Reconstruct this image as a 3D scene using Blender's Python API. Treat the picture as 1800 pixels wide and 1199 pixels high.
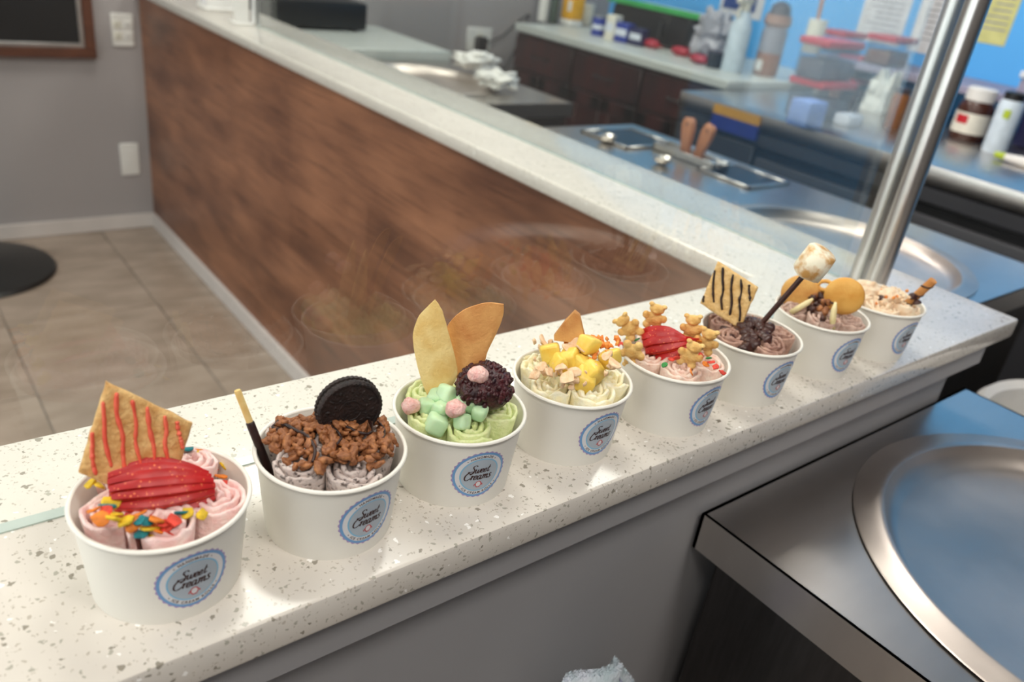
import bpy, bmesh, math, random
from mathutils import Vector, Matrix, noise
for o in list(bpy.data.objects): bpy.data.objects.remove(o)
S = bpy.context.scene
C = S.collection
PI = math.pi
CT = 0.9674            # height of the quartz counter top above the floor
F_PX = 1422.4          # focal length in pixels of the 1800 x 1199 photograph

# ------------------------------------------------------------------ camera
CAM = Vector((-0.0733, -0.3326, 0.3765 + CT))
yaw, pitch, roll = 0.7224, 0.4660, 0.1480
fwd = Vector((math.sin(yaw)*math.cos(pitch), math.cos(yaw)*math.cos(pitch), -math.sin(pitch)))
rgt0 = Vector((math.cos(yaw), -math.sin(yaw), 0)); up0 = rgt0.cross(fwd)
RGT = rgt0*math.cos(roll) + up0*math.sin(roll); UPV = -rgt0*math.sin(roll) + up0*math.cos(roll)
cd = bpy.data.cameras.new('camera'); cam = bpy.data.objects.new('camera', cd); C.objects.link(cam)
m = Matrix((RGT, UPV, -fwd)).transposed().to_4x4(); m.translation = CAM; cam.matrix_world = m
cd.sensor_width = 22.3; cd.lens = F_PX/1800*22.3; cd.clip_start = 0.02; cd.clip_end = 60
cd.dof.use_dof = True; cd.dof.focus_distance = 0.60; cd.dof.aperture_fstop = 3.6
S.camera = cam

# ------------------------------------------------------------------ light and exposure
S.view_settings.view_transform = 'Standard'; S.view_settings.look = 'None'
S.view_settings.gamma = 1.0; S.view_settings.use_curve_mapping = False
S.view_settings.exposure = -0.42
w = bpy.data.worlds.new('sky'); S.world = w; w.use_nodes = True
bg = w.node_tree.nodes['Background']; bg.inputs[0].default_value = (0.90, 0.95, 1.0, 1); bg.inputs[1].default_value = 1.2
def area(name, loc, rot, sx, sy, power, col):
    l = bpy.data.lights.new(name, 'AREA'); l.shape = 'RECTANGLE'; l.size = sx; l.size_y = sy; l.energy = power; l.color = col
    o = bpy.data.objects.new(name, l); C.objects.link(o); o.location = loc; o.rotation_euler = rot
    return o
# daylight entering through the shop window in the left wall
area('window_daylight', (-2.72, 0.9, 1.55), (0, -PI/2, 0), 2.1, 4.4, 85, (0.95, 0.97, 1.0))
LAMPS = [(-1.1, 0.6), (-1.1, 2.2), (0.75, 0.75), (0.75, 2.3), (2.1, 0.9), (2.2, 2.3), (-0.7, -1.0), (0.5, -1.1)]
LAMP_W = 19

# ------------------------------------------------------------------ helpers: pixels to places
def ray(px, py):
    return RGT*((px-900)/F_PX) + UPV*(-(py-599.5)/F_PX) + fwd
def at(px, py, axis, val):
    d = ray(px, py); t = (val - CAM[axis])/d[axis]; return CAM + d*t
def on_z(px, py, z): return at(px, py, 2, CT+z)
def px_size(p): return (p-CAM).dot(fwd)/F_PX          # metres per photograph pixel at p
CUPS = [(0.0283, 0.0669), (0.1355, 0.0668), (0.2408, 0.0704), (0.3521, 0.0693), (0.4657, 0.0584), (0.5783, 0.0592), (0.7022, 0.0594), (0.8118, 0.0535)]
def view_axes(i):
    n = Vector((CAM.x-CUPS[i][0], CAM.y-CUPS[i][1], 0)).normalized()    # towards the camera, level
    return n, Vector((-n.y, n.x, 0))                                    # and to the right as seen
def P(i, px, py, off=0.0):
    "point of a pixel in the upright plane through the axis of cup i, off metres nearer"
    n, r = view_axes(i); c = Vector((CUPS[i][0], CUPS[i][1], 0)) + n*off
    d = ray(px, py); t = (c-CAM).dot(n)/d.dot(n); return CAM + d*t

# ------------------------------------------------------------------ helpers: meshes
class MB:
    def __init__(s): s.v = []; s.f = []; s.m = []
    def add(s, vs, fs, mi=0):
        b = len(s.v); s.v += [tuple(v) for v in vs]; s.f += [tuple(b+i for i in f) for f in fs]; s.m += [mi]*len(fs); return s
    def box(s, x0, y0, z0, x1, y1, z1, mi=0, bev=0.0, seg=1):
        bm = bmesh.new(); bmesh.ops.create_cube(bm, size=1)
        for v in bm.verts: v.co = Vector(((x0+x1)/2+v.co.x*(x1-x0), (y0+y1)/2+v.co.y*(y1-y0), (z0+z1)/2+v.co.z*(z1-z0)))
        if bev > 0: bmesh.ops.bevel(bm, geom=list(bm.edges), offset=bev, segments=seg, profile=0.5, affect='EDGES')
        return s.frombm(bm, mi)
    def frombm(s, bm, mi=0, M=None):
        bm.verts.index_update()
        s.add([(M @ v.co) if M else v.co for v in bm.verts], [[v.index for v in f.verts] for f in bm.faces], mi); bm.free(); return s
    def lathe(s, prof, n=48, mi=0, c=(0, 0, 0), cap0=False, cap1=False):
        vs = []; fs = []
        for r, z in prof:
            for k in range(n):
                a = 2*PI*k/n; vs.append((c[0]+r*math.cos(a), c[1]+r*math.sin(a), c[2]+z))
        for j in range(len(prof)-1):
            for k in range(n):
                a = j*n+k; b = j*n+(k+1) % n; fs.append((a, b, b+n, a+n))
        if cap0: fs.append(tuple(range(n-1, -1, -1)))
        if cap1: fs.append(tuple((len(prof)-1)*n+k for k in range(n)))
        return s.add(vs, fs, mi)
    def tube(s, pts, r, n=8, mi=0, closed=False):
        pts = [Vector(p) for p in pts]; rs = r if isinstance(r, (list, tuple)) else [r]*len(pts); vs = []; fs = []
        prev = None
        for i, p in enumerate(pts):
            a = pts[max(i-1, 0)]; b = pts[min(i+1, len(pts)-1)]
            t = (b-a).normalized()
            if prev is None: u = t.orthogonal().normalized()
            else: u = (prev - t*prev.dot(t)).normalized()
            prev = u; w_ = t.cross(u)
            for k in range(n):
                q = 2*PI*k/n; vs.append(p + (u*math.cos(q)+w_*math.sin(q))*rs[i])
        for i in range(len(pts)-1):
            for k in range(n): fs.append((i*n+k, i*n+(k+1) % n, (i+1)*n+(k+1) % n, (i+1)*n+k))
        fs.append(tuple(range(n-1, -1, -1))); fs.append(tuple((len(pts)-1)*n+k for k in range(n)))
        return s.add(vs, fs, mi)
    def ell(s, c, r, M=None, seg=12, rings=8, bump=0.0, freq=1.0, seed=0, mi=0):
        bm = bmesh.new(); bmesh.ops.create_uvsphere(bm, u_segments=seg, v_segments=rings, radius=1)
        for v in bm.verts:
            d = v.co.copy(); k = 1 + bump*noise.noise(d*freq+Vector((seed*7.3, seed*1.7, seed)))
            q = Vector((d.x*r[0], d.y*r[1], d.z*r[2]))*k
            v.co = (M @ q if M else q) + Vector(c)
        return s.frombm(bm, mi)
    def prism(s, poly, t, frame, mi=0, bulge=0.0):
        "closed outline (list of 2-D points) of thickness t in frame (origin, ex, ey, ez)"
        o, ex, ey, ez = frame; n = len(poly); vs = []
        cx = sum(p[0] for p in poly)/n; cy = sum(p[1] for p in poly)/n
        rings = [(1, -t/2), (1, t/2)]
        for kx, kz in ((0.94, -t/2), (1, -t*0.3), (1, t*0.3), (0.94, t/2)):
            for p in poly: vs.append(o + ex*(cx+(p[0]-cx)*kx) + ey*(cy+(p[1]-cy)*kx) + ez*kz)
        fs = []
        for j in range(3):
            for k in range(n): fs.append((j*n+k, j*n+(k+1) % n, (j+1)*n+(k+1) % n, (j+1)*n+k))
        c0 = len(vs); vs.append(o+ex*cx+ey*cy+ez*(-t/2-bulge)); vs.append(o+ex*cx+ey*cy+ez*(t/2+bulge))
        for k in range(n): fs.append((c0, (k+1) % n, k)); fs.append((c0+1, 3*n+k, 3*n+(k+1) % n))
        return s.add(vs, fs, mi)
    def mesh(s, name, mats, smooth=40):
        me = bpy.data.meshes.new(name); me.from_pydata(s.v, [], s.f)
        for mt in (mats if isinstance(mats, (list, tuple)) else [mats]): me.materials.append(M_(mt))
        for p, i in zip(me.polygons, s.m): p.material_index = i; p.use_smooth = smooth > 0
        if smooth and smooth < 180: me.set_sharp_from_angle(angle=math.radians(smooth))
        me.update(); return me
def obj(name, mb, mats, parent=None, smooth=40, loc=None):
    me = mb if isinstance(mb, bpy.types.Mesh) else mb.mesh(name, mats, smooth)
    o = bpy.data.objects.new(name, me); C.objects.link(o); o.parent = parent
    if loc is not None: o.location = loc
    return o
def tag(o, label=None, cat=None, group=None, kind=None):
    for k, v in (('label', label), ('category', cat), ('group', group), ('kind', kind)):
        if v: o[k] = v
    return o
def thing(name, label, cat, loc=(0, 0, 0), rz=0, group=None):
    o = bpy.data.objects.new(name, None); C.objects.link(o); o.location = loc; o.rotation_euler = (0, 0, rz); o.empty_display_size = 0.02
    return tag(o, label, cat, group)
def struct(name, mb, mats, parent=None, smooth=40):
    return tag(obj(name, mb, mats, parent, smooth), kind='structure')
def frame_from(o, ex, ez_hint):
    ex = ex.normalized(); ez = (ez_hint - ex*ez_hint.dot(ex)).normalized(); return o, ex, ez.cross(ex), ez
def basis(x, y, z): return Matrix((x, y, z)).transposed()
def place(o, loc, R3=None, sc=1.0):
    M = (R3.to_4x4() if R3 else Matrix.Identity(4)) @ Matrix.Scale(sc, 4); M.translation = loc; o.matrix_world = M; return o
def rot_rand(rnd, tilt=PI):
    from mathutils import Euler
    return Euler((rnd.uniform(-tilt, tilt), rnd.uniform(-tilt, tilt), rnd.uniform(-PI, PI))).to_matrix()

# ------------------------------------------------------------------ materials
MATS = {}
def M_(n): return MATS[n] if isinstance(n, str) else n
def lin(c):
    return tuple(((x/255)/12.92 if x/255 <= 0.04045 else ((x/255+0.055)/1.055)**2.4) for x in c)
def mat(name, col, rough=0.5, metal=0.0, var=0.12, vscale=30, bump=0.0, bscale=200, sss=0.0, spec=0.5, col2=None, stretch=(1, 1, 1), trans=0.0, alpha=1.0, emit=0.0, coat=0.0, detail=3, lo=0.35, hi=0.65, rvar=0.0):
    mt = bpy.data.materials.new(name); mt.use_nodes = True; nt = mt.node_tree; b = nt.nodes['Principled BSDF']
    c = lin(col); c2 = lin(col2) if col2 else tuple(x*(1-var) for x in c)
    tc = nt.nodes.new('ShaderNodeTexCoord'); mp = nt.nodes.new('ShaderNodeMapping'); mp.inputs['Scale'].default_value = stretch
    nt.links.new(tc.outputs['Object'], mp.inputs['Vector'])
    nz = nt.nodes.new('ShaderNodeTexNoise'); nz.inputs['Scale'].default_value = vscale; nz.inputs['Detail'].default_value = detail
    nt.links.new(mp.outputs[0], nz.inputs['Vector'])
    rp = nt.nodes.new('ShaderNodeValToRGB'); rp.color_ramp.elements[0].position = lo; rp.color_ramp.elements[1].position = hi
    rp.color_ramp.elements[0].color = (*c2, 1); rp.color_ramp.elements[1].color = (*c, 1)
    nt.links.new(nz.outputs['Fac'], rp.inputs['Fac']); nt.links.new(rp.outputs['Color'], b.inputs['Base Color'])
    b.inputs['Roughness'].default_value = rough; b.inputs['Metallic'].default_value = metal
    b.inputs['Specular IOR Level'].default_value = spec
    if rvar:
        mr = nt.nodes.new('ShaderNodeMapRange'); mr.inputs['To Min'].default_value = rough-rvar; mr.inputs['To Max'].default_value = rough+rvar
        nt.links.new(nz.outputs['Fac'], mr.inputs['Value']); nt.links.new(mr.outputs[0], b.inputs['Roughness'])
    if sss: b.inputs['Subsurface Weight'].default_value = sss; b.inputs['Subsurface Radius'].default_value = (0.006, 0.004, 0.003); b.inputs['Subsurface Scale'].default_value = 0.5
    if trans: b.inputs['Transmission Weight'].default_value = trans; b.inputs['IOR'].default_value = 1.3
    if alpha < 1: b.inputs['Alpha'].default_value = alpha
    if coat: b.inputs['Coat Weight'].default_value = coat
    if emit: b.inputs['Emission Color'].default_value = (*c, 1); b.inputs['Emission Strength'].default_value = emit
    if bump:
        n2 = nt.nodes.new('ShaderNodeTexNoise'); n2.inputs['Scale'].default_value = bscale; n2.inputs['Detail'].default_value = 4
        nt.links.new(mp.outputs[0], n2.inputs['Vector'])
        bp = nt.nodes.new('ShaderNodeBump'); bp.inputs['Strength'].default_value = bump; bp.inputs['Distance'].default_value = 0.002
        nt.links.new(n2.outputs['Fac'], bp.inputs['Height']); nt.links.new(bp.outputs[0], b.inputs['Normal'])
    MATS[name] = mt; return mt
def node_mix(nt, fac, a, b_):
    mx = nt.nodes.new('ShaderNodeMix'); mx.data_type = 'RGBA'
    for sock, val in ((mx.inputs[0], fac), (mx.inputs[6], a), (mx.inputs[7], b_)):
        if isinstance(val, (tuple, list)): sock.default_value = (*val, 1)
        elif isinstance(val, (int, float)): sock.default_value = val
        else: nt.links.new(val, sock)
    return mx.outputs[2]
def flecks(nt, vec, scale, keep, size, warp=0.5):
    "mask of scattered irregular chips"
    vo = nt.nodes.new('ShaderNodeTexVoronoi'); vo.inputs['Scale'].default_value = scale; nt.links.new(vec, vo.inputs['Vector'])
    sp = nt.nodes.new('ShaderNodeSeparateColor'); nt.links.new(vo.outputs['Color'], sp.inputs[0])
    a = nt.nodes.new('ShaderNodeMath'); a.operation = 'LESS_THAN'; a.inputs[1].default_value = keep; nt.links.new(sp.outputs[0], a.inputs[0])
    sz = nt.nodes.new('ShaderNodeMath'); sz.operation = 'MULTIPLY'; sz.inputs[1].default_value = size; nt.links.new(sp.outputs[1], sz.inputs[0])
    b = nt.nodes.new('ShaderNodeMath'); b.operation = 'LESS_THAN'; nt.links.new(vo.outputs['Distance'], b.inputs[0]); nt.links.new(sz.outputs[0], b.inputs[1])
    c = nt.nodes.new('ShaderNodeMath'); c.operation = 'MULTIPLY'; nt.links.new(a.outputs[0], c.inputs[0]); nt.links.new(b.outputs[0], c.inputs[1])
    return c.outputs[0]
def quartz():
    mt = mat('quartz', (220, 214, 205), 0.16, var=0.05, vscale=14); nt = mt.node_tree; b = nt.nodes['Principled BSDF']
    base = b.inputs['Base Color'].links[0].from_socket
    tc = nt.nodes.new('ShaderNodeTexCoord'); wn = nt.nodes.new('ShaderNodeTexNoise'); wn.inputs['Scale'].default_value = 260
    nt.links.new(tc.outputs['Object'], wn.inputs['Vector'])
    sc = nt.nodes.new('ShaderNodeVectorMath'); sc.operation = 'SCALE'; sc.inputs['Scale'].default_value = 0.006
    nt.links.new(wn.outputs['Color'], sc.inputs[0])
    ad = nt.nodes.new('ShaderNodeVectorMath'); nt.links.new(tc.outputs['Object'], ad.inputs[0]); nt.links.new(sc.outputs[0], ad.inputs[1])
    v = ad.outputs[0]
    c = node_mix(nt, flecks(nt, v, 420, 0.34, 0.50), base, lin((188, 180, 168)))
    c = node_mix(nt, flecks(nt, v, 240, 0.24, 0.44), c, lin((176, 172, 160)))
    c = node_mix(nt, flecks(nt, v, 170, 0.15, 0.42), c, lin((152, 146, 134)))
    c = node_mix(nt, flecks(nt, v, 120, 0.05, 0.32), c, lin((122, 114, 102)))
    c = node_mix(nt, flecks(nt, v, 210, 0.06, 0.40), c, lin((250, 248, 244)))
    nt.links.new(c, b.inputs['Base Color'])
quartz()
def wood():
    mt = mat('wood_laminate', (154, 104, 76), 0.38, vscale=2.6, col2=(96, 60, 44), stretch=(1, 1.0, 3.2), detail=6, lo=0.30, hi=0.70, spec=0.4)
    nt = mt.node_tree; b = nt.nodes['Principled BSDF']; base = b.inputs['Base Color'].links[0].from_socket
    tc = nt.nodes.new('ShaderNodeTexCoord'); mp = nt.nodes.new('ShaderNodeMapping'); mp.inputs['Scale'].default_value = (1, 2.2, 60)
    nt.links.new(tc.outputs['Object'], mp.inputs['Vector'])
    g = nt.nodes.new('ShaderNodeTexNoise'); g.inputs['Scale'].default_value = 2.0; g.inputs['Detail'].default_value = 6; g.inputs['Distortion'].default_value = 0.6
    nt.links.new(mp.outputs[0], g.inputs['Vector'])
    r = nt.nodes.new('ShaderNodeMapRange'); r.inputs['From Min'].default_value = 0.5; r.inputs['From Max'].default_value = 0.72; r.inputs['To Max'].default_value = 0.6
    nt.links.new(g.outputs['Fac'], r.inputs['Value'])
    # boards of the printed pattern, each with its own tone
    bk = nt.nodes.new('ShaderNodeTexBrick'); bk.inputs['Scale'].default_value = 1.0; bk.inputs['Mortar Size'].default_value = 0.0
    bk.inputs['Brick Width'].default_value = 0.9; bk.inputs['Row Height'].default_value = 0.14; bk.inputs['Color1'].default_value = (0.35, 0.35, 0.35, 1); bk.inputs['Color2'].default_value = (0.75, 0.75, 0.75, 1)
    m2 = nt.nodes.new('ShaderNodeMapping'); m2.inputs['Rotation'].default_value = (PI/2, 0, PI/2)
    sx = nt.nodes.new('ShaderNodeSeparateXYZ'); cb = nt.nodes.new('ShaderNodeCombineXYZ'); nt.links.new(tc.outputs['Object'], sx.inputs[0])
    nt.links.new(sx.outputs['Y'], cb.inputs['X']); nt.links.new(sx.outputs['Z'], cb.inputs['Y']); nt.links.new(cb.outputs[0], bk.inputs['Vector'])
    c = node_mix(nt, r.outputs[0], base, lin((62, 36, 26)))
    mul = nt.nodes.new('ShaderNodeMix'); mul.data_type = 'RGBA'; mul.blend_type = 'SOFT_LIGHT'; mul.inputs[0].default_value = 0.55
    nt.links.new(c, mul.inputs[6]); nt.links.new(bk.outputs['Color'], mul.inputs[7]); nt.links.new(mul.outputs[2], b.inputs['Base Color'])
wood()
def glass(name, tint, ior=1.5):
    mt = bpy.data.materials.new(name); mt.use_nodes = True; nt = mt.node_tree; nt.nodes.clear()
    out = nt.nodes.new('ShaderNodeOutputMaterial'); mx = nt.nodes.new('ShaderNodeMixShader'); tr = nt.nodes.new('ShaderNodeBsdfTransparent'); gl = nt.nodes.new('ShaderNodeBsdfGlossy')
    fr = nt.nodes.new('ShaderNodeFresnel'); ge = nt.nodes.new('ShaderNodeNewGeometry'); mi = nt.nodes.new('ShaderNodeMapRange'); mi.inputs['To Min'].default_value = ior; mi.inputs['To Max'].default_value = 1/ior; nt.links.new(ge.outputs['Backfacing'], mi.inputs['Value']); nt.links.new(mi.outputs[0], fr.inputs['IOR']); gl.inputs['Roughness'].default_value = 0.0
    nz = nt.nodes.new('ShaderNodeTexNoise'); nz.inputs['Scale'].default_value = 3; tc = nt.nodes.new('ShaderNodeTexCoord'); nt.links.new(tc.outputs['Object'], nz.inputs['Vector'])
    nt.links.new(node_mix(nt, nz.outputs['Fac'], tint, tuple(min(1, x*1.01) for x in tint)), tr.inputs['Color'])
    nt.links.new(fr.outputs[0], mx.inputs[0]); nt.links.new(tr.outputs[0], mx.inputs[1]); nt.links.new(gl.outputs[0], mx.inputs[2]); nt.links.new(mx.outputs[0], out.inputs[0])
    MATS[name] = mt
glass('pane_glass', (0.965, 0.985, 0.975)); glass('clear_plastic', (0.80, 0.81, 0.84), 1.4)
mat('glass_edge', (190, 202, 196), 0.15, var=0.1)
mat('paint_grey', (160, 154, 154), 0.6, var=0.04, vscale=3, bump=0.05, bscale=120)
mat('paint_dark', (96, 92, 90), 0.6, var=0.04, vscale=3)
mat('paint_apron', (152, 151, 153), 0.5, var=0.07, vscale=6, bump=0.05, bscale=90)
mat('paint_blue', (88, 178, 246), 0.5, var=0.05, vscale=2)
mat('ceiling_paint', (196, 186, 174), 0.8, var=0.05, vscale=2)
mat('trim_white', (206, 198, 194), 0.45, var=0.06, vscale=8)
mat('tile', (162, 146, 132), 0.25, vscale=5, col2=(140, 124, 110), detail=5, stretch=(1, 2.5, 1))
mat('grout', (108, 100, 92), 0.8)
mat('dark_floor', (42, 40, 40), 0.5, vscale=12)
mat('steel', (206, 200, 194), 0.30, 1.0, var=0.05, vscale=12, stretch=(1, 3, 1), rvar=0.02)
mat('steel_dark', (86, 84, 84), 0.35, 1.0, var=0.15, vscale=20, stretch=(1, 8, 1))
mat('steel_pole', (206, 202, 198), 0.30, 1.0, var=0.05, vscale=60, stretch=(10, 10, 1))
mat('steel_pan', (214, 204, 196), 0.40, 1.0, var=0.22, vscale=7, detail=6, rvar=0.10, bump=0.03, bscale=50)
mat('fridge_grey', (66, 66, 70), 0.45, 0.2, var=0.1, vscale=4)
mat('black_plastic', (20, 20, 22), 0.4, var=0.2)
mat('black_iron', (22, 22, 22), 0.35, var=0.2)
mat('chalkboard', (18, 18, 20), 0.5, var=0.2, vscale=6)
mat('frame_wood', (96, 56, 38), 0.45, vscale=20, var=0.35, stretch=(1, 1, 6))
mat('aluminium', (200, 198, 196), 0.35, 0.8)
mat('white_plastic', (224, 222, 218), 0.4, var=0.04)
mat('cabinet_wood', (64, 24, 20), 0.35, vscale=10, col2=(36, 14, 12), stretch=(1, 1, 0.2))
mat('counter_white', (196, 200, 196), 0.35, var=0.05)
mat('paper_cup', (240, 237, 228), 0.42, var=0.02, vscale=10)
mat('label_center', (178, 190, 202), 0.4, var=0.03); mat('label_lightblue', (130, 190, 224), 0.4, var=0.03); mat('label_white', (226, 226, 230), 0.4, var=0.02)
mat('label_blue', (112, 164, 214), 0.4, var=0.05); mat('label_lilac', (176, 150, 200), 0.4, var=0.05); mat('label_ink', (62, 30, 30), 0.5, var=0.1); mat('label_red', (214, 62, 66), 0.5, var=0.1)
mat('daylight_pane', (235, 243, 255), 0.5, var=0.02); mat('lamp_diffuser', (255, 246, 232), 0.5, var=0.01, emit=5.0)
def food(name, col, col2, vs=120, bump=0.6, bs=300, rough=0.55, sss=0.25, lo=0.35, hi=0.65): mat(name, col, rough, vscale=vs, col2=col2, bump=bump, bscale=bs, sss=sss, lo=lo, hi=hi)
food('ice_pink', (250, 226, 220), (240, 198, 194)); food('ice_cookie', (206, 192, 186), (96, 84, 80), 300, lo=0.34, hi=0.46); food('ice_green', (228, 234, 182), (210, 222, 154))
food('ice_cream', (255, 250, 226), (250, 238, 194)); food('ice_birthday', (248, 228, 214), (236, 200, 184)); food('ice_chocolate', (196, 160, 142), (152, 114, 100)); food('ice_mocha', (212, 186, 172), (178, 146, 132)); food('ice_vanilla', (250, 232, 206), (234, 204, 170))
food('cracker', (232, 192, 128), (204, 152, 88), 160, 0.8, 420, 0.8, 0); food('cracker_light', (240, 204, 142), (224, 180, 112), 160, 0.7, 420, 0.8, 0)
food('icing_red', (240, 112, 84), (228, 86, 66), 60, 0.2, 200, 0.35, 0); food('chocolate', (52, 28, 24), (34, 18, 16), 60, 0.3, 200, 0.42, 0); food('choc_brown', (78, 44, 36), (58, 32, 28), 60, 0.3, 200, 0.35, 0)
food('wafer_black', (44, 30, 27), (24, 16, 15), 200, 0.6, 500, 0.6, 0); food('biscuit_pale', (240, 214, 146), (226, 188, 112), 70, 0.3, 500, 0.7, 0); food('biscuit_gold', (226, 178, 100), (204, 144, 72), 40, 0.3, 500, 0.7, 0)
food('biscuit_brown', (222, 166, 98), (198, 132, 70), 50, 0.3, 500, 0.7, 0); food('cocoa_crisp', (186, 124, 76), (130, 78, 46), 180, 0.6, 500, 0.5, 0)
food('red_bean', (84, 34, 38), (40, 16, 20), 160, 0.8, 260, 0.35, 0.1); food('jelly_green', (206, 234, 194), (188, 222, 176), 40, 0.2, 200, 0.3, 0.5); food('jelly_pink', (246, 208, 200), (232, 176, 170), 160, 0.9, 420, 0.35, 0.5)
food('mango', (252, 226, 120), (248, 206, 84), 60, 0.4, 200, 0.35, 0.3); food('crumb_orange', (250, 170, 86), (240, 130, 50), 200, 0.8, 500, 0.7, 0); food('crumb_pale', (244, 214, 178), (234, 190, 146), 200, 0.6, 400, 0.7, 0)
food('bear_biscuit', (240, 202, 130), (220, 170, 94), 140, 0.6, 500, 0.75, 0); food('marshmallow', (248, 240, 216), (206, 156, 88), 70, 0.2, 200, 0.6, 0.2, 0.38, 0.56); food('white_choc', (240, 226, 176), (232, 214, 156), 60, 0.1, 200, 0.35, 0.2)
food('wafer_round', (234, 180, 92), (220, 156, 66), 50, 0.2, 500, 0.6, 0); food('strawberry_cut', (236, 96, 62), (222, 60, 44), 90, 0.2, 200, 0.35, 0.2)
def strawberry():
    mt = mat('strawberry', (196, 30, 28), 0.42, vscale=40, col2=(168, 14, 18), sss=0.15); nt = mt.node_tree; b = nt.nodes['Principled BSDF']; base = b.inputs['Base Color'].links[0].from_socket
    tc = nt.nodes.new('ShaderNodeTexCoord'); f = flecks(nt, tc.outputs['Object'], 500, 0.85, 0.34)
    nt.links.new(node_mix(nt, f, base, lin((226, 116, 70))), b.inputs['Base Color'])
strawberry()
for n_, c_ in (('flake_yellow', (246, 204, 40)), ('flake_orange', (250, 140, 40)), ('flake_red', (236, 70, 50)), ('flake_teal', (30, 140, 150)), ('flake_green', (60, 160, 80))): food(n_, c_, tuple(int(x*0.85) for x in c_), 200, 0.6, 500, 0.6, 0)
mat('terry', (216, 222, 232), 0.95, vscale=60, col2=(190, 206, 212), bump=1.0, bscale=300)
mat('terry_stripe', (176, 172, 214), 0.9, vscale=60, bump=0.6, bscale=300)
for n_, c_, r_ in (('red_lid', (190, 30, 44), 0.4), ('yellow_tub', (240, 176, 30), 0.4), ('blue_can', (40, 60, 150), 0.4), ('dark_blue', (30, 34, 80), 0.4), ('reflected_blue', (120, 150, 216), 0.6), ('carton_white', (214, 220, 232), 0.6), ('paper_white', (226, 224, 226), 0.7), ('paper_yellow', (214, 212, 140), 0.7), ('ink_grey', (150, 150, 156), 0.7), ('sign_navy', (40, 62, 130), 0.6), ('sticker_gold', (206, 152, 52), 0.5), ('sticker_blue', (38, 52, 140), 0.5), ('handle_wood', (186, 124, 84), 0.5), ('contents_brown', (150, 110, 90), 0.7), ('contents_grey', (130, 128, 140), 0.6), ('amber', (140, 80, 24), 0.25), ('cocoa_jar', (66, 34, 24), 0.25), ('bottle_white', (206, 220, 232), 0.35), ('lid_dark', (46, 32, 44), 0.5), ('green_edge', (60, 170, 90), 0.4), ('box_grey', (150, 146, 170), 0.5), ('bag_white', (222, 224, 220), 0.8), ('tub_cream', (226, 222, 208), 0.5), ('bag_grey', (170, 170, 180), 0.3), ('red_pack', (170, 40, 60), 0.4), ('dark_green', (60, 76, 66), 0.4), ('lime', (170, 190, 40), 0.5), ('cord', (50, 50, 54), 0.5)):
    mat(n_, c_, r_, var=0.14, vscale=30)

# ------------------------------------------------------------------ the room
X0, X1, Y0, Y1, HZ = -2.6, 3.38, -2.2, 3.189, 2.75
XW = 0.8787                                   # plane of the wood cladding
fl = struct('floor', MB().box(X0-0.1, Y0-0.1, -0.1, XW+0.1, Y1+0.1, -0.004), 'grout')
struct('floor_staff', MB().box(XW+0.1, Y0-0.1, -0.1, X1+0.1, Y1+0.1, -0.002), 'dark_floor')
T = 0.4635
tme = None
for i in range(-7, 1):
    for j in range(-2, 7):
        x0 = 0.66 + (i-1)*T; y0 = 0.10 + j*T
        x1 = min(x0+T, XW+0.09); y1 = min(y0+T, Y1)
        if x0 < X0-0.3 or x1-x0 < 0.05: continue
        full = abs(x1-x0-T) < 1e-6 and abs(y1-y0-T) < 1e-6
        if full and tme: o = obj('tile', tme, None, fl)
        else:
            mb = MB().box(0.0015, 0.0015, -0.004, x1-x0-0.0015, y1-y0-0.0015, 0.0, 0, 0.0012)
            o = obj('tile', mb, 'tile', fl)
            if full: tme = o.data
        o.location = (x0, y0, 0)
for j in range(-2, 7):                         # narrow cut column against the counter
    y0 = 0.10+j*T; y1 = min(y0+T, Y1); o = obj('tile', MB().box(0.0015, 0.0015, -0.004, XW+0.09-0.66, y1-y0-0.0015, 0, 0, 0.0012), 'tile', fl); o.location = (0.66, y0, 0)
struct('ceiling', MB().box(X0-0.1, Y0-0.1, HZ, X1+0.1, Y1+0.1, HZ+0.1), 'ceiling_paint')
struct('wall_back', MB().box(X0-0.1, Y1, 0, X1+0.1, Y1+0.1, HZ), 'paint_grey')
struct('wall_right', MB().box(X1, Y0, 0, X1+0.1, Y1, HZ), 'paint_blue')
struct('wall_front', MB().box(X0-0.1, Y0-0.1, 0, X1+0.1, Y0, HZ), 'paint_dark')
wl = MB(); wl.box(X0-0.1, Y0, 0, X0, Y1, 0.45); wl.box(X0-0.1, Y0, 2.6, X0, Y1, HZ); wl.box(X0-0.1, Y0, 0.45, X0, -1.3, 2.6); wl.box(X0-0.1, 3.1, 0.45, X0, Y1, 2.6)
struct('wall_left', wl, 'paint_grey')
wf = MB()
for y in (-1.3, 0.15, 1.6, 3.05): wf.box(X0-0.08, y, 0.45, X0-0.02, y+0.05, 2.6)
for z in (0.45, 2.55): wf.box(X0-0.08, -1.3, z, X0-0.02, 3.1, z+0.05)
wd = struct('window_1', wf, 'aluminium')
for y in (-1.25, 0.2, 1.65): obj('pane', MB().box(X0-0.055, y, 0.5, X0-0.045, y+1.4, 2.55), 'pane_glass', wd)
struct('baseboard_back', MB().box(X0, Y1-0.014, 0, XW, Y1, 0.061, 0, 0.003), 'trim_white')
lme = None
for k, (x, y) in enumerate(LAMPS):
    t = thing('ceiling_light', 'square white ceiling light panel', 'light', (x, y, HZ), 0, 'ceiling light panels')
    obj('frame', MB().box(-0.31, -0.31, -0.02, 0.31, 0.31, 0), 'white_plastic', t)
    obj('diffuser', MB().box(-0.28, -0.28, -0.024, 0.28, 0.28, -0.019), 'lamp_diffuser', t)
    area('panel_lamp', (x, y, HZ-0.03), (0, 0, 0), 0.55, 0.55, LAMP_W, (1.0, 0.955, 0.90))

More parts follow.
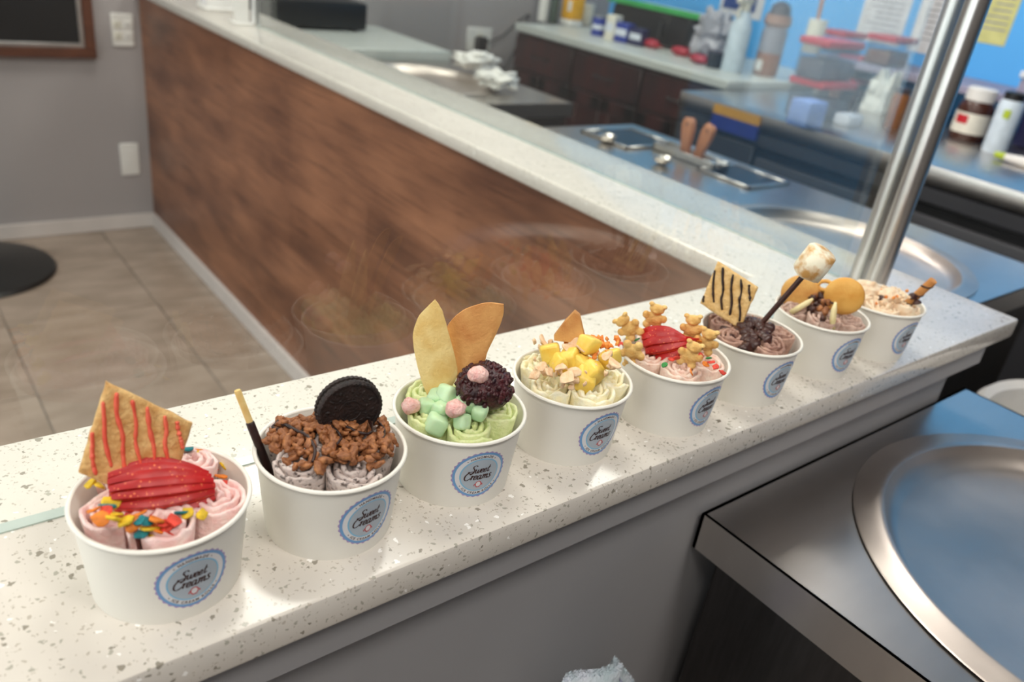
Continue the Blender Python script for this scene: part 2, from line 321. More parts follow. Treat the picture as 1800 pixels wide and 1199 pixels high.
# ------------------------------------------------------------------ the L-shaped counter
XI, XS, DP, TH = 0.8587, 1.1226, 0.2496, 0.0277
def lslab():
    bm = bmesh.new(); poly = [(-0.9, 0), (XS, 0), (XS, Y1), (XI, Y1), (XI, DP), (-0.9, DP)]
    vs = [bm.verts.new((x, y, CT)) for x, y in poly]; f = bm.faces.new(vs)
    r = bmesh.ops.extrude_face_region(bm, geom=[f])
    for v in r['geom']:
        if isinstance(v, bmesh.types.BMVert): v.co.z -= TH
    bmesh.ops.recalc_face_normals(bm, faces=bm.faces)
    bmesh.ops.bevel(bm, geom=list(bm.edges), offset=0.0035, segments=2, profile=0.5, affect='EDGES')
    return MB().frombm(bm)
tag(obj('quartz_worktop', lslab(), 'quartz'), 'white speckled quartz worktop of the L-shaped counter under the cups', 'worktop')
cb = thing('service_counter', 'grey painted counter base with trim board below the quartz top, facing the steel freezers', 'counter', (0, 0, 0))
WX = 1.075
obj('wall_panel', MB().box(-0.88, 0.04, 0, WX, DP-0.03, CT-TH), 'paint_apron', cb)
obj('trim_board', MB().box(-0.88, 0.015, CT-0.071, WX+0.02, 0.04, CT-TH, 0, 0.002), 'paint_apron', cb)
cb = thing('service_counter', 'counter base clad in brown wood laminate with white kick board', 'counter', (0, 0, 0))
obj('cladding', MB().box(XW, DP-0.03, 0.061, XW+0.02, Y1, CT-TH), 'wood_laminate', cb)
obj('core', MB().box(XW+0.02, 0.24, 0.0, WX, Y1, CT-TH), 'paint_apron', cb)
obj('kick_board', MB().box(XW-0.012, DP-0.03, 0, XW+0.012, Y1-0.014, 0.061, 0, 0.003), 'trim_white', cb)
# sneeze guard
def pane(x0, y0, x1, y1, z1):
    t = MB(); t.box(x0, y0, CT+0.0005, x1, y1, z1); return t
GY, GX = 0.1475, 0.992
t = thing('glass_screen', 'long clear glass screen standing behind the row of cups', 'glass screen', (0.05, GY, CT))
obj('pane', MB().box(-0.93, 0, 0.0005, 0.935, 0.010, 0.62), 'pane_glass', t)
obj('seal', MB().box(-0.93, 0.0005, 0, 0.925, 0.0095, 0.0012), 'glass_edge', t)
t = thing('glass_screen', 'clear glass screen along the wood-clad counter arm', 'glass screen', (GX, 0.20, CT))
obj('pane', MB().box(-0.005, 0, 0.0005, 0.005, 2.11, 0.62), 'pane_glass', t)
obj('seal', MB().box(-0.0045, 0, 0, 0.0045, 2.11, 0.0012), 'glass_edge', t)
def post(loc, r, label):
    t = thing('screen_post', label, 'post', loc)
    obj('tube', MB().lathe([(r, 0), (r, 0.66)], 40, cap1=True), 'steel_pole', t)
    obj('flange', MB().lathe([(r*1.25, 0), (r*1.25, 0.003), (r, 0.004)], 40), 'steel_pole', t)
    for z in (0.42, 0.58): obj('clamp', MB().box(-0.008, r-0.003, z, 0.008, r+0.002, z+0.03, 0, 0.001), 'steel_pole', t)
post((0.959, 0.131, CT), 0.0138, 'round brushed steel post at the counter corner on the staff side of the glass')
post((1.001, 0.175, CT), 0.0130, 'second steel post at the counter corner behind the glass')
post((GX, 2.325, CT), 0.012, 'thin steel post at the end of the glass near the back wall')

# ------------------------------------------------------------------ paper cups
RT, RB, CH = 0.0478, 0.0422, 0.0603
def rc(z): return RB + (RT-RB)*z/CH
cup_me = MB().lathe([(0.0, 0.004), (RB-0.002, 0.004), (RB-0.0012, 0.0), (RB, 0.0), (RT, CH-0.001), (RT-0.0006, CH-0.001), (RB-0.0008, 0.006), (0.0, 0.006)], 64).mesh('cup_wall', 'paper_cup', 60)
rim_me = MB().lathe([(RT+0.0007+0.0015*math.cos(a), CH-0.001+0.0015*math.sin(a)) for a in [2*PI*k/10 for k in range(11)]], 64).mesh('cup_rim', 'paper_cup', 180)
LZ = 0.0305
def wrap(u, v, lift=0.0):
    z = LZ+v; r = rc(z)+lift; a = u/rc(LZ); return (r*math.cos(a), r*math.sin(a), z)
def label_mesh():
    mb = MB(); N = 144; radii = [0, 0.0140, 0.0150, 0.0182, 0.0200, 0.0207]
    for j in range(1, 6):
        sub = 4 if j == 1 else 1
        for q in range(sub):
            ra = radii[j-1]+(radii[j]-radii[j-1])*q/sub; rb = radii[j-1]+(radii[j]-radii[j-1])*(q+1)/sub; vs = []; fs = []
            for k in range(N):
                th = 2*PI*k/N
                for rr in (ra, rb):
                    if j == 5 and rr == rb: rr += 0.0005*math.cos(th*30)
                    vs.append(wrap(rr*math.cos(th), rr*math.sin(th), 0.00018))
            for k in range(N): a = 2*k; b = 2*((k+1) % N); fs.append((a, a+1, b+1, b))
            mb.add(vs, fs, j-1)
    return mb.mesh('label', ['label_center', 'label_lightblue', 'label_white', 'label_blue', 'label_lilac'], 180)
def spline(pts, n=6):
    pts = [Vector((p[0], p[1])) for p in pts]; out = []
    for i in range(len(pts)-1):
        p0 = pts[max(i-1, 0)]; p1 = pts[i]; p2 = pts[i+1]; p3 = pts[min(i+2, len(pts)-1)]
        for k in range(n):
            t = k/n; out.append(0.5*((2*p1)+(p2-p0)*t+(2*p0-5*p1+4*p2-p3)*t*t+(3*p1-p0-3*p2+p3)*t**3))
    out.append(pts[-1]); return out
def stroke(mb, pts, w0, w1, f, lift, mi=0):
    q = spline(pts) if len(pts) > 2 else [Vector(p) for p in pts]; vs = []; fs = []
    for i, p in enumerate(q):
        d = (q[min(i+1, len(q)-1)]-q[max(i-1, 0)]); d = d.normalized() if d.length > 1e-9 else Vector((1, 0))
        e = min(1, i/2+0.4, (len(q)-1-i)/2+0.4); wd_ = (w0+(w1-w0)*abs(d.y))*e; nn = Vector((-d.y, d.x))*wd_/2
        for s_ in (p+nn, p-nn): vs.append(wrap(*f(s_.x, s_.y), lift))
    for i in range(len(q)-1): fs.append((2*i, 2*i+1, 2*i+3, 2*i+2))
    mb.add(vs, fs, mi)
GL = {'S': (1.35, [[(1.45, 1.7), (1.2, 2.02), (0.8, 1.95), (0.65, 1.55), (0.95, 1.15), (1.2, 0.7), (1.0, 0.15), (0.5, -0.05), (0.1, 0.2), (0.2, 0.5)]]),
 'w': (1.3, [[(0, 0.85), (0.15, 0.97), (0.17, 0.3), (0.35, 0), (0.6, 0.25), (0.68, 0.95)], [(0.68, 0.95), (0.7, 0.3), (0.88, 0), (1.12, 0.35), (1.15, 0.95), (1.3, 0.85)]]),
 'e': (0.7, [[(0.02, 0.35), (0.42, 0.5), (0.5, 0.85), (0.28, 1.0), (0.08, 0.7), (0.06, 0.25), (0.3, 0), (0.7, 0.3)]]),
 't': (0.7, [[(0.3, 1.7), (0.24, 0.3), (0.42, 0), (0.7, 0.25)], [(0, 1.02), (0.35, 1.0), (0.62, 1.08)]]),
 'C': (1.35, [[(1.25, 1.45), (1.4, 1.8), (1.05, 2.02), (0.55, 1.75), (0.2, 1.1), (0.25, 0.35), (0.65, -0.05), (1.1, 0.15), (1.4, 0.5)], [(1.25, 1.45), (1.0, 1.3), (0.95, 1.55)]]),
 'r': (0.62, [[(0, 0.7), (0.16, 1.0), (0.2, 0.8), (0.2, 0)], [(0.2, 0.55), (0.38, 0.92), (0.62, 0.88)]]),
 'a': (0.95, [[(0.6, 0.85), (0.35, 1.0), (0.1, 0.7), (0.1, 0.2), (0.3, 0), (0.55, 0.3), (0.64, 0.95)], [(0.64, 0.95), (0.62, 0.25), (0.78, 0), (0.98, 0.25)]]),
 'm': (1.3, [[(0, 0.85), (0.14, 0.98), (0.16, 0)], [(0.16, 0.5), (0.4, 0.97), (0.56, 0.8), (0.56, 0)], [(0.56, 0.5), (0.8, 0.97), (0.96, 0.8), (0.97, 0.2), (1.12, 0), (1.3, 0.25)]]),
 's': (0.6, [[(0.5, 0.8), (0.3, 1.0), (0.12, 0.8), (0.35, 0.5), (0.5, 0.2), (0.25, 0), (0, 0.2)]])}
def script_word(mb, word, width, cx, cy):
    tot = sum(GL[c][0] for c in word); s = width/tot; x = 0
    for c in word:
        for st in GL[c][1]:
            stroke(mb, [(x+p[0]+0.28*p[1], p[1]) for p in st], 0.10, 0.26, lambda a, b: (cx+(a-tot/2-0.2)*s, cy+b*s), 0.00034)
        x += GL[c][0]
def arc_text(mb, text, R, a0, size, top):
    "small slab capitals set round the ring, from the built-in font"
    adv = 0; glyphs = []
    for ch in text:
        if ch == ' ': adv += 0.5*size; continue
        if ch == '.': glyphs.append((None, adv+0.2*size)); adv += 0.6*size; continue
        cu = bpy.data.curves.new('t', 'FONT'); cu.body = ch; cu.size = size; cu.offset = size*0.018
        ob = bpy.data.objects.new('t', cu); C.objects.link(ob); dg = bpy.context.evaluated_depsgraph_get(); me = bpy.data.meshes.new_from_object(ob.evaluated_get(dg))
        vs = [v.co.copy() for v in me.vertices]; fs = [tuple(p.vertices) for p in me.polygons]; wdt = max(v.x for v in vs)
        glyphs.append(((vs, fs), adv)); adv += wdt+size*0.14
        bpy.data.objects.remove(ob); bpy.data.curves.remove(cu); bpy.data.meshes.remove(me)
    for g, x0 in glyphs:
        if g is None: vs = [Vector((0.16*size*math.cos(k*PI/3), 0.3*size+0.16*size*math.sin(k*PI/3), 0)) for k in range(6)]; fs = [tuple(range(6))]
        else: vs, fs = g
        out = []
        for v in vs:
            q = (x0+v.x-adv/2)/R
            th, rr = (a0-q, R-size*0.35+v.y) if top else (a0+q, R+size*0.35-v.y)
            out.append(wrap(rr*math.cos(th), rr*math.sin(th), 0.00034))
        mb.add(out, fs)
lab_me = label_mesh()
tx = MB(); script_word(tx, 'Sweet', 0.0165, -0.0005, 0.0022); script_word(tx, 'Creams', 0.0215, -0.001, -0.0040)
arc_text(tx, '. HANDMADE .', 0.0166, PI/2, 0.0027, True); arc_text(tx, '. ICE CREAM ROLLS .', 0.0166, -PI/2, 0.0027, False)
let_me = tx.mesh('lettering', 'label_ink', 0)
pg = MB(); fe = lambda a, b: (a, b-0.0085)
for rr, mi, lf in ((0.0022, 0, 0.0003),):
    vs = [wrap(*fe(rr*0.85*math.cos(k*PI/12), rr*math.sin(k*PI/12)), lf) for k in range(24)]; pg.add(vs, [tuple(range(24))], 1)
stroke(pg, [(0.0021*math.cos(k*PI/8), 0.0026*math.sin(k*PI/8)) for k in range(17)], 0.0006, 0.0006, fe, 0.00036)
for s_ in (-1, 1): stroke(pg, [(s_*0.0018, 0.0008), (s_*0.0030, -0.0002), (s_*0.0032, -0.0014)], 0.0006, 0.0006, fe, 0.00036); stroke(pg, [(s_*0.0006, -0.0025), (s_*0.0012, -0.0032)], 0.0006, 0.0006, fe, 0.00036)
emb_me = pg.mesh('emblem', ['label_red', 'label_white'], 0)
cup_desc = ['white paper cup holding pink rolls under a graham cracker and strawberry', 'white paper cup holding cookie-speckled rolls under a black sandwich cookie', 'white paper cup holding green rolls with two leaf-shaped wafers', 'white paper cup holding pale yellow rolls with fruit cubes and crumbs', 'white paper cup holding rolls with bear biscuits and a strawberry', 'white paper cup holding chocolate rolls with a cracker and a marshmallow stick', 'white paper cup holding mocha rolls with round vanilla wafers', 'white paper cup holding vanilla cream with a striped wafer stick']
az = [-87.5, -83.5, -102, -92, -85.5, -90.5, -95, -93]
for i, (x, y) in enumerate(CUPS):
    t = thing('paper_cup', cup_desc[i], 'cup', (x, y, CT), math.radians(az[i]), 'paper cups lined up on the counter')
    obj('cup_wall', cup_me, None, t); obj('cup_rim', rim_me, None, t)
    l = obj('label', lab_me, None, t); l['label'] = 'round blue-edged sticker reading Sweet Creams'
    obj('lettering', let_me, None, l); obj('emblem', emb_me, None, l)

# ------------------------------------------------------------------ ice cream rolls
def roll_mesh(name, mt, r, h, turns, seed, ruffle=0.0015):
    rnd = random.Random(seed); mb = MB(); n = int(26*turns); th = 0.62*r/turns*0.92; vs = []; fs = []; K = 7
    for i in range(n+1):
        a = 2*PI*turns*i/n; R = r*(0.14+0.86*i/n); c = Vector((math.cos(a), math.sin(a), 0))
        nz = noise.noise(Vector((math.cos(a)*1.7, math.sin(a)*1.7, i*0.05+seed)))
        R += ruffle*0.8*noise.noise(Vector((c.x*2.5, c.y*2.5, seed*3.1+i*0.03)))
        top = h + ruffle*2.2*nz + ruffle*0.7*rnd.uniform(-1, 1) - 0.0025*(i/n)
        for (dr, z) in ((-th/2, 0), (-th/2, top-0.0012), (-th*0.28, top-0.0002), (0, top), (th*0.28, top-0.0002), (th/2, top-0.0012), (th/2*1.02, 0)):
            rr = R+dr+(0.0012*noise.noise(Vector((c.x*3, z*160, c.y*3+seed))) if dr > 0 else 0)
            rr *= 0.80+0.32*max(0, z)/h; vs.append((c.x*rr, c.y*rr, z))
    for i in range(n):
        for k in range(K-1): fs.append((i*K+k, i*K+k+1, (i+1)*K+k+1, (i+1)*K+k))
    fs.append(tuple(range(K-1, -1, -1))); fs.append(tuple(n*K+k for k in range(K)))
    return mb.add(vs, fs).mesh(name, mt, 70)
ROLLS = [('ice_pink', 'pink strawberry ice cream roll in the cup with the red-striped cracker', 0.016, 20), ('ice_cookie', 'speckled cookie ice cream roll under cocoa cereal', 0.016, 50), ('ice_green', 'green matcha ice cream roll in the cup with leaf-shaped wafers', 0.016, 40), ('ice_cream', 'pale yellow ice cream roll beside fruit cubes', 0.0168, 58), ('ice_birthday', 'pinkish ice cream roll in the cup with bear biscuits', 0.016, 35), ('ice_chocolate', 'chocolate ice cream roll in the cup with the marshmallow stick', 0.016, 60), ('ice_mocha', 'light mocha ice cream roll in the cup with round wafers', 0.016, 30), ('ice_vanilla', 'rough vanilla ice cream roll in the cup with the wafer stick', 0.0165, 30)]
from mathutils import Euler
for i, (mt, lb, r, a0) in enumerate(ROLLS):
    var = [roll_mesh('ice_cream_roll', mt, r, 0.054, 3.1+0.25*k, i*10+k, 0.0014 if i not in (3, 7) else 0.0024) for k in range(3)]
    n, rr = view_axes(i); base = math.atan2(n.y, n.x)
    for k in range(6):
        o = obj('ice_cream_roll', var[k % 3], None); tag(o, lb+(', the middle one' if k == 5 else ''), 'ice cream roll', 'rolls in cup: '+lb)
        rnd = random.Random(i*100+k)
        if k == 5: p = Vector((CUPS[i][0], CUPS[i][1], CT+0.013)); R3 = Euler((0, 0, rnd.uniform(0, 6))).to_matrix()
        else:
            a = base+math.radians(a0-20+72*k); d = 0.0244
            p = Vector((CUPS[i][0]+d*math.cos(a), CUPS[i][1]+d*math.sin(a), CT+0.0085+rnd.uniform(0, 0.004)))
            ax = Vector((-math.sin(a), math.cos(a), 0)); R3 = Matrix.Rotation(math.radians(rnd.uniform(1, 6)), 3, ax) @ Matrix.Rotation(rnd.uniform(0, 6.28), 3, 'Z')
        place(o, p, R3)
def surf(i, dx, dy, top=0.066, dome=0.010, R=0.046):
    "height of the heap in cup i at an offset to the right and towards the camera"
    n, r = view_axes(i); q = (dx*dx+dy*dy)/(R*R)
    return Vector((CUPS[i][0], CUPS[i][1], CT+top+dome*(1-q))) + r*dx + n*dy

# ------------------------------------------------------------------ toppings
def cracker(name, i, p0, p1, p2, th, mt, label, cat, stripes, smat, rows=4):
    "square biscuit from its top corner p0, right corner p1, lower left corner p2"
    o_, ex, ey, ez = frame_from((p1+p2)/2, p1-p0, -(p1-p0).cross(p2-p0) if (-(p1-p0).cross(p2-p0)).dot(CAM-p0) > 0 else (p1-p0).cross(p2-p0))
    ey = (p2-p0).normalized()
    a = (p1-p0).length; b = (p2-p0).length; N = 30; vs = []; fs = []
    def hgt(u, v):
        d = 0.0
        for q in range(rows):
            for s_ in range(rows):
                dx = (u-(q+0.5)/rows)*a; dy = (v-(s_+0.5)/rows)*b; d -= 0.0011*math.exp(-(dx*dx+dy*dy)/(0.0011**2))
        e = min(u, 1-u, v, 1-v); d -= 0.0012*max(0, 1-e/0.05)**2
        return d + 0.0005*noise.noise(Vector((u*9, v*9, i))) + 0.0003*noise.noise(Vector((u*25, v*25, i)))
    def pos(u, v, h): 
        k = 0.0008*noise.noise(Vector((u*6, v*6, 3+i))); return ex*((u-0.5)*a+k)+ey*((v-0.5)*b+k)+ez*h
    for side in (1, -1):
        for q in range(N+1):
            for s_ in range(N+1): vs.append(pos(q/N, s_/N, side*(th/2+hgt(q/N, s_/N))))
    L = N+1
    for q in range(N):
        for s_ in range(N):
            A = q*L+s_; fs.append((A, A+1, A+L+1, A+L)); B = A+L*L; fs.append((B, B+L, B+L+1, B+1))
    for k in range(N):
        for (A, B) in ((k, k+1), (N*L+k+1, N*L+k), ((k+1)*L, k*L), (k*L+N, (k+1)*L+N)): fs.append((B, A, A+L*L, B+L*L))
    t = thing(name, label, cat, o_); obj('biscuit', MB().add(vs, fs), mt, t, 60)
    for st in stripes:
        pts = spline(st, 8); q = MB(); path = [pos(u, v, th/2+hgt(u, v)*0.7+0.0004) for u, v in pts]
        rr = [0.0011*(0.75+0.5*noise.noise(Vector((k*0.3, st[0][0]*9, 1)))+0.3) for k in range(len(path))]
        rr[0] *= 0.5; rr[-1] *= 0.4; q.tube(path, rr, 6); obj('icing_stripe', q, smat, t, 180)
    return t
st1 = [[(0.02+0.125*k, -0.0), (0.07+0.125*k, 0.35), (0.08+0.128*k, 0.75), (0.13+0.125*k, 0.99)] for k in range(7)]
st1 = [[(max(0.01, min(0.99, u)), max(0.01, min(0.99, v))) for u, v in s_] for s_ in st1]
def diag(offs, a=0.62):
    out = []
    for c in offs:                    # lines crossing the square askew, clipped to it
        pts = [(u, v) for u, v in [(c+a*v_/20+0.02*math.sin(v_*0.6+c*20), v_/20) for v_ in range(21)] if 0.01 < u < 0.99 and 0.01 <= v <= 0.99]
        if len(pts) > 2: out.append(pts[::max(1, len(pts)//4)])
    return out
cracker('graham_cracker', 0, P(0, 186, 670, -0.020), P(0, 338, 743, -0.014), P(0, 138, 829, -0.004), 0.006, 'cracker', 'square graham cracker with red icing stripes standing in pink ice cream', 'cracker', diag([-0.42, -0.25, -0.08, 0.10, 0.28, 0.46, 0.64, 0.82], 0.45), 'icing_red')
cracker('graham_cracker', 5, P(5, 1262, 459, -0.010), P(5, 1333, 505, -0.008), P(5, 1231, 533, 0.0), 0.006, 'cracker_light', 'square graham cracker with dark chocolate drizzle beside the marshmallow stick', 'cracker', diag([-0.30, -0.08, 0.14, 0.36, 0.58, 0.80], 0.40), 'chocolate', 3)
def strawberry_fan(i, p0, p1, u, n, span, label, fan=3.0, rad=0.017, oval=False):
    "sliced strawberry, stalk end p0, tip p1, bulging along u; slices fanned across"
    a = (p1-p0); L = a.length; a.normalize(); u = (u-a*u.dot(a)).normalized(); s_ = a.cross(u); c = (p0+p1)/2
    t = thing('sliced_strawberry', label, 'strawberry', c)
    for k in range(n):
        q = (k-(n-1)/2)/(n/2.0); ths = span/n; K = 18; mb = MB(); vs = []; fs = []; sc = math.sqrt(max(0.1, 1-0.75*q*q))
        M = Matrix.Rotation(math.radians(fan*(k-(n-1)/2)), 3, u)
        def con(tt): return (0.30+0.70*math.sin(PI*min(1, 0.30+0.62*tt))**0.8)*(1 if tt < 0.55 else 1-0.75*((tt-0.55)/0.45)**1.5)
        if oval: con = lambda tt: 0.50+0.50*math.sin(PI*(0.08+0.84*tt))**0.7
        def rad_at(tt): return rad*sc*(math.sin(PI*min(1, tt*1.02+0.10)**0.75))**0.8 if tt < 0.88 and not oval else rad*sc*(0.25+0.75*math.sin(PI*(0.05+0.9*tt))**0.6) if oval else rad*sc*max(0.12, (1-tt)/0.12*0.55)
        prof = [(j/K, rad_at(j/K)) for j in range(K+1)]
        for j, (tt, w_) in enumerate(prof):
            x = (tt-0.5)*L*(0.8+0.2*sc)
            for (hh, zz) in ((-0.15*w_, -0.5), (0.70*w_, -0.5), (0.96*w_, -0.40), (1.0*w_, 0), (0.97*w_, 0.42), (0.80*w_, 0.5), (-0.15*w_, 0.5)):
                v = a*x+u*(hh*(1-0.35*q*q))+s_*(zz*ths*(0.85+0.4*w_/rad)*con(tt)); vs.append(M @ v + s_*(q*span/2*con(tt)) - u*(0.30*rad*q*q) + a*(0.003*q+0.0012*noise.noise(Vector((k*1.7, 2, i)))) + u*(0.0008*noise.noise(Vector((j*0.5, k*3, i)))))
        for j in range(K):
            for h in range(6): fs.append((j*7+h, j*7+h+1, (j+1)*7+h+1, (j+1)*7+h))
            fs.append((j*7+6, j*7, (j+1)*7, (j+1)*7+6))
        fs.append(tuple(range(6, -1, -1))); fs.append(tuple(K*7+h for h in range(7)))
        mb.add(vs, fs)
        for fi in range(len(mb.f)):
            mb.m[fi] = 0
        for j in range(K): mb.m[j*7+0] = 1; mb.m[j*7+5] = 1; mb.m[j*7+6] = 1
        obj('slice', mb, ['strawberry', 'strawberry_cut'], t, 50)
n0, r0 = view_axes(0); Z = Vector((0, 0, 1))
strawberry_fan(0, P(0, 192, 866, 0.006), P(0, 374, 850, 0.006), Z*0.75+n0*0.6-r0*0.1, 7, 0.035, 'red strawberry sliced and fanned out against the red-striped cracker', 2.0, 0.017, True)
n4, r4 = view_axes(4)
strawberry_fan(4, P(4, 1134, 608, 0.004), P(4, 1226, 596, 0.004), Z*0.6+n4*0.8, 5, 0.030, 'red strawberry sliced and fanned among bear biscuits', 3.0, 0.018)
# fruity cereal flakes on the first cup
rnd = random.Random(4)
def flake_mesh(seed, r=0.0043):
    rr = random.Random(seed); n = 9; bm_ = MB(); vs = []
    pts = [(math.cos(2*PI*k/n)*r*rr.uniform(0.75, 1.15), math.sin(2*PI*k/n)*r*rr.uniform(0.65, 1.0)) for k in range(n)]
    bm_.prism(pts, 0.0013, (Vector(), Vector((1, 0, 0)), Vector((0, 1, 0)), Vector((0, 0, 1))), 0, 0.0004)
    bm_.v = [(x, y, z+60*x*x*rr.uniform(0.3, 1)) for x, y, z in bm_.v]; return bm_
fm = {c: [flake_mesh(k+5*j).mesh('cereal_flake', c, 60) for k in range(2)] for j, c in enumerate(('flake_yellow', 'flake_orange', 'flake_red', 'flake_teal', 'flake_green'))}
fl_px = [(165, 897, 'flake_orange'), (178, 912, 'flake_orange'), (186, 900, 'flake_red'), (200, 912, 'flake_yellow'), (205, 905, 'flake_yellow'), (221, 917, 'flake_yellow'), (234, 921, 'flake_orange'), (245, 915, 'flake_teal'), (255, 916, 'flake_teal'), (262, 930, 'flake_yellow'), (250, 938, 'flake_teal'), (268, 945, 'flake_yellow'), (276, 930, 'flake_orange'), (288, 920, 'flake_red'), (296, 925, 'flake_red'), (305, 915, 'flake_red'), (320, 902, 'flake_teal'), (330, 903, 'flake_yellow'), (283, 945, 'flake_yellow'), (292, 935, 'flake_red'), (195, 885, 'flake_yellow'), (188, 890, 'flake_teal'), (340, 800, 'flake_yellow'), (352, 808, 'flake_orange'), (362, 815, 'flake_red'), (372, 822, 'flake_red'), (395, 820, 'flake_yellow'), (388, 838, 'flake_orange'), (392, 855, 'flake_red'), (330, 790, 'flake_teal'), (345, 797, 'flake_orange'), (160, 850, 'flake_yellow'), (175, 855, 'flake_yellow'), (355, 905, 'flake_yellow'), (243, 905, 'flake_orange'), (275, 915, 'flake_orange')]
for k, (px, py, c) in enumerate(fl_px):
    o = obj('cereal_flake', fm[c][k % 2], None); cn = c.split('_')[1]
    tag(o, cn+' cereal flake scattered around the strawberry on pink ice cream', 'cereal flake', cn+' cereal flakes')
    off = (py-868)/2700*1.9 + 0.004
    place(o, P(0, px, py, min(0.036, max(-0.034, off))), rot_rand(rnd, 0.7), rnd.uniform(0.85, 1.25))
# cup 2: sandwich cookie, cocoa crisps, drizzle, chocolate stick
c2 = P(1, 613, 716, -0.012); n1, r1 = view_axes(1)
ckz = (n1*0.92+Z*0.18-r1*-0.30).normalized(); t = thing('sandwich_cookie', 'round black sandwich cookie standing in cocoa cereal', 'cookie', c2)
fx = frame_from(Vector(), Z*1.0+r1*0.05, ckz); R3 = basis(fx[1], fx[2], fx[3])
def ckpart(name, mb, mt, par=t): o = obj(name, mb, mt, par); o.matrix_local = R3.to_4x4(); return o
CR = 0.0222
for z0, sg in ((0.0032, 1), (-0.0032, -1)):
    mb = MB(); n = 88; prof = [(0.0, 0.0032), (CR*0.86, 0.0032), (CR*0.88, 0.0040), (CR*0.93, 0.0040), (CR*0.98, 0.0030), (CR, 0.0012), (CR*0.985, 0.0), (0, 0)]
    vs = []; fs = []
    for r_, z_ in prof:
        for k in range(n): a = 2*PI*k/n; q = r_*(1+(0.014 if k % 2 else -0.014)*(1 if r_ > CR*0.92 else 0)); vs.append((q*math.cos(a), q*math.sin(a), sg*z_+z0*0.35))
    for j in range(len(prof)-1):
        for k in range(n): fs.append((j*n+k, j*n+(k+1) % n, (j+1)*n+(k+1) % n, (j+1)*n+k))
    ckpart('wafer', mb.add(vs, fs), 'wafer_black')
em = MB()
for k in range(12):
    a = 2*PI*k/12; rr = CR*0.68
    em.ell((rr*math.cos(a), rr*math.sin(a), 0.0043), (0.0020, 0.0011, 0.0005), Matrix.Rotation(a, 3, 'Z'), 8, 4)
    em.ell((CR*0.5*math.cos(a+0.26), CR*0.5*math.sin(a+0.26), 0.0043), (0.0008, 0.0013, 0.0004), Matrix.Rotation(a, 3, 'Z'), 8, 4)
em.tube([(CR*0.34*math.cos(2*PI*k/24), CR*0.34*math.sin(2*PI*k/24), 0.0043) for k in range(25)], 0.0005, 6)
ckpart('embossing', em, 'wafer_black'); ckpart('cream_filling', MB().lathe([(CR*0.9, -0.0012), (CR*0.92, 0), (CR*0.9, 0.0012)], 40), 'tub_cream')
cr = [MB().ell((0, 0, 0), (0.0047, 0.0024, 0.0020), None, 10, 6, 0.5, 1.6, k).mesh('cocoa_crisp', 'cocoa_crisp', 180) for k in range(4)]
rnd = random.Random(9); cnt = 0
while cnt < 270:
    a = rnd.uniform(0, 2*PI); q = math.sqrt(rnd.random()); dx = 0.041*q*math.cos(a); dy = 0.037*q*math.sin(a)
    if dy < -0.022 or (dx < -0.028 and dy > 0.014) or (dy > 0.027 and abs(dx+0.012) > 0.010): continue
    p = surf(1, dx, dy, 0.0605, 0.010, 0.046)+Z*(rnd.uniform(-0.002, 0.005)); o = obj('cocoa_crisp', cr[cnt % 4], None)
    tag(o, 'brown crisped rice cereal piece heaped below the black cookie', 'cereal piece', 'cocoa cereal heap'); place(o, p, rot_rand(rnd, 0.8), rnd.uniform(0.8, 1.25)); cnt += 1
for k, path in enumerate(([(-0.034, -0.012), (-0.024, 0.0), (-0.015, 0.010), (-0.010, 0.022), (-0.011, 0.032)], [(-0.012, -0.020), (-0.004, -0.006), (0.002, 0.004), (0.006, 0.012), (0.003, 0.018)], [(0.0, -0.010), (0.010, 0.0), (0.020, 0.006), (0.026, 0.0), (0.024, -0.012)], [(0.030, -0.014), (0.034, -0.004), (0.033, 0.006)], [(-0.034, -0.018), (-0.038, -0.008), (-0.033, -0.002)])):
    pts = [surf(1, p_.x, p_.y, 0.0660, 0.010) for p_ in spline(path, 6)]
    pts = [p_+Z*0.0012*noise.noise(p_*300) for p_ in pts]; q = MB().tube(pts, [0.0010+0.0005*noise.noise(p_*200) for p_ in pts], 7)
    tag(obj('chocolate_drizzle', q, 'chocolate', None, 180), 'dark chocolate syrup strand drizzled over cocoa cereal', 'drizzle', 'chocolate drizzle strands')
def stick(i, p0, p1, r, mats, split, label, name, cat):
    "thin coated stick from its lower end p0 to its bare end p1"
    t = thing(name, label, cat, p0); d = p1-p0; q = MB().tube([d*0, d*0.02, d*split*0.98, d*split], [r*0.7, r*1.15, r*1.15, r*0.9], 14); obj('coating', q, mats[0], t, 60)
    q = MB().tube([d*split, d*0.985, d], [r*0.92, r*0.92, r*0.8], 14); obj('biscuit', q, mats[1], t, 60)
p1_ = P(1, 417, 686, -0.004); p0_ = P(1, 462, 800, 0.002); stick(1, p0_+(p0_-p1_)*0.4, p1_, 0.0024, ('chocolate', 'biscuit_pale'), 0.66, 'thin biscuit stick half dipped in chocolate leaning on the cereal cup', 'biscuit_stick', 'biscuit stick')
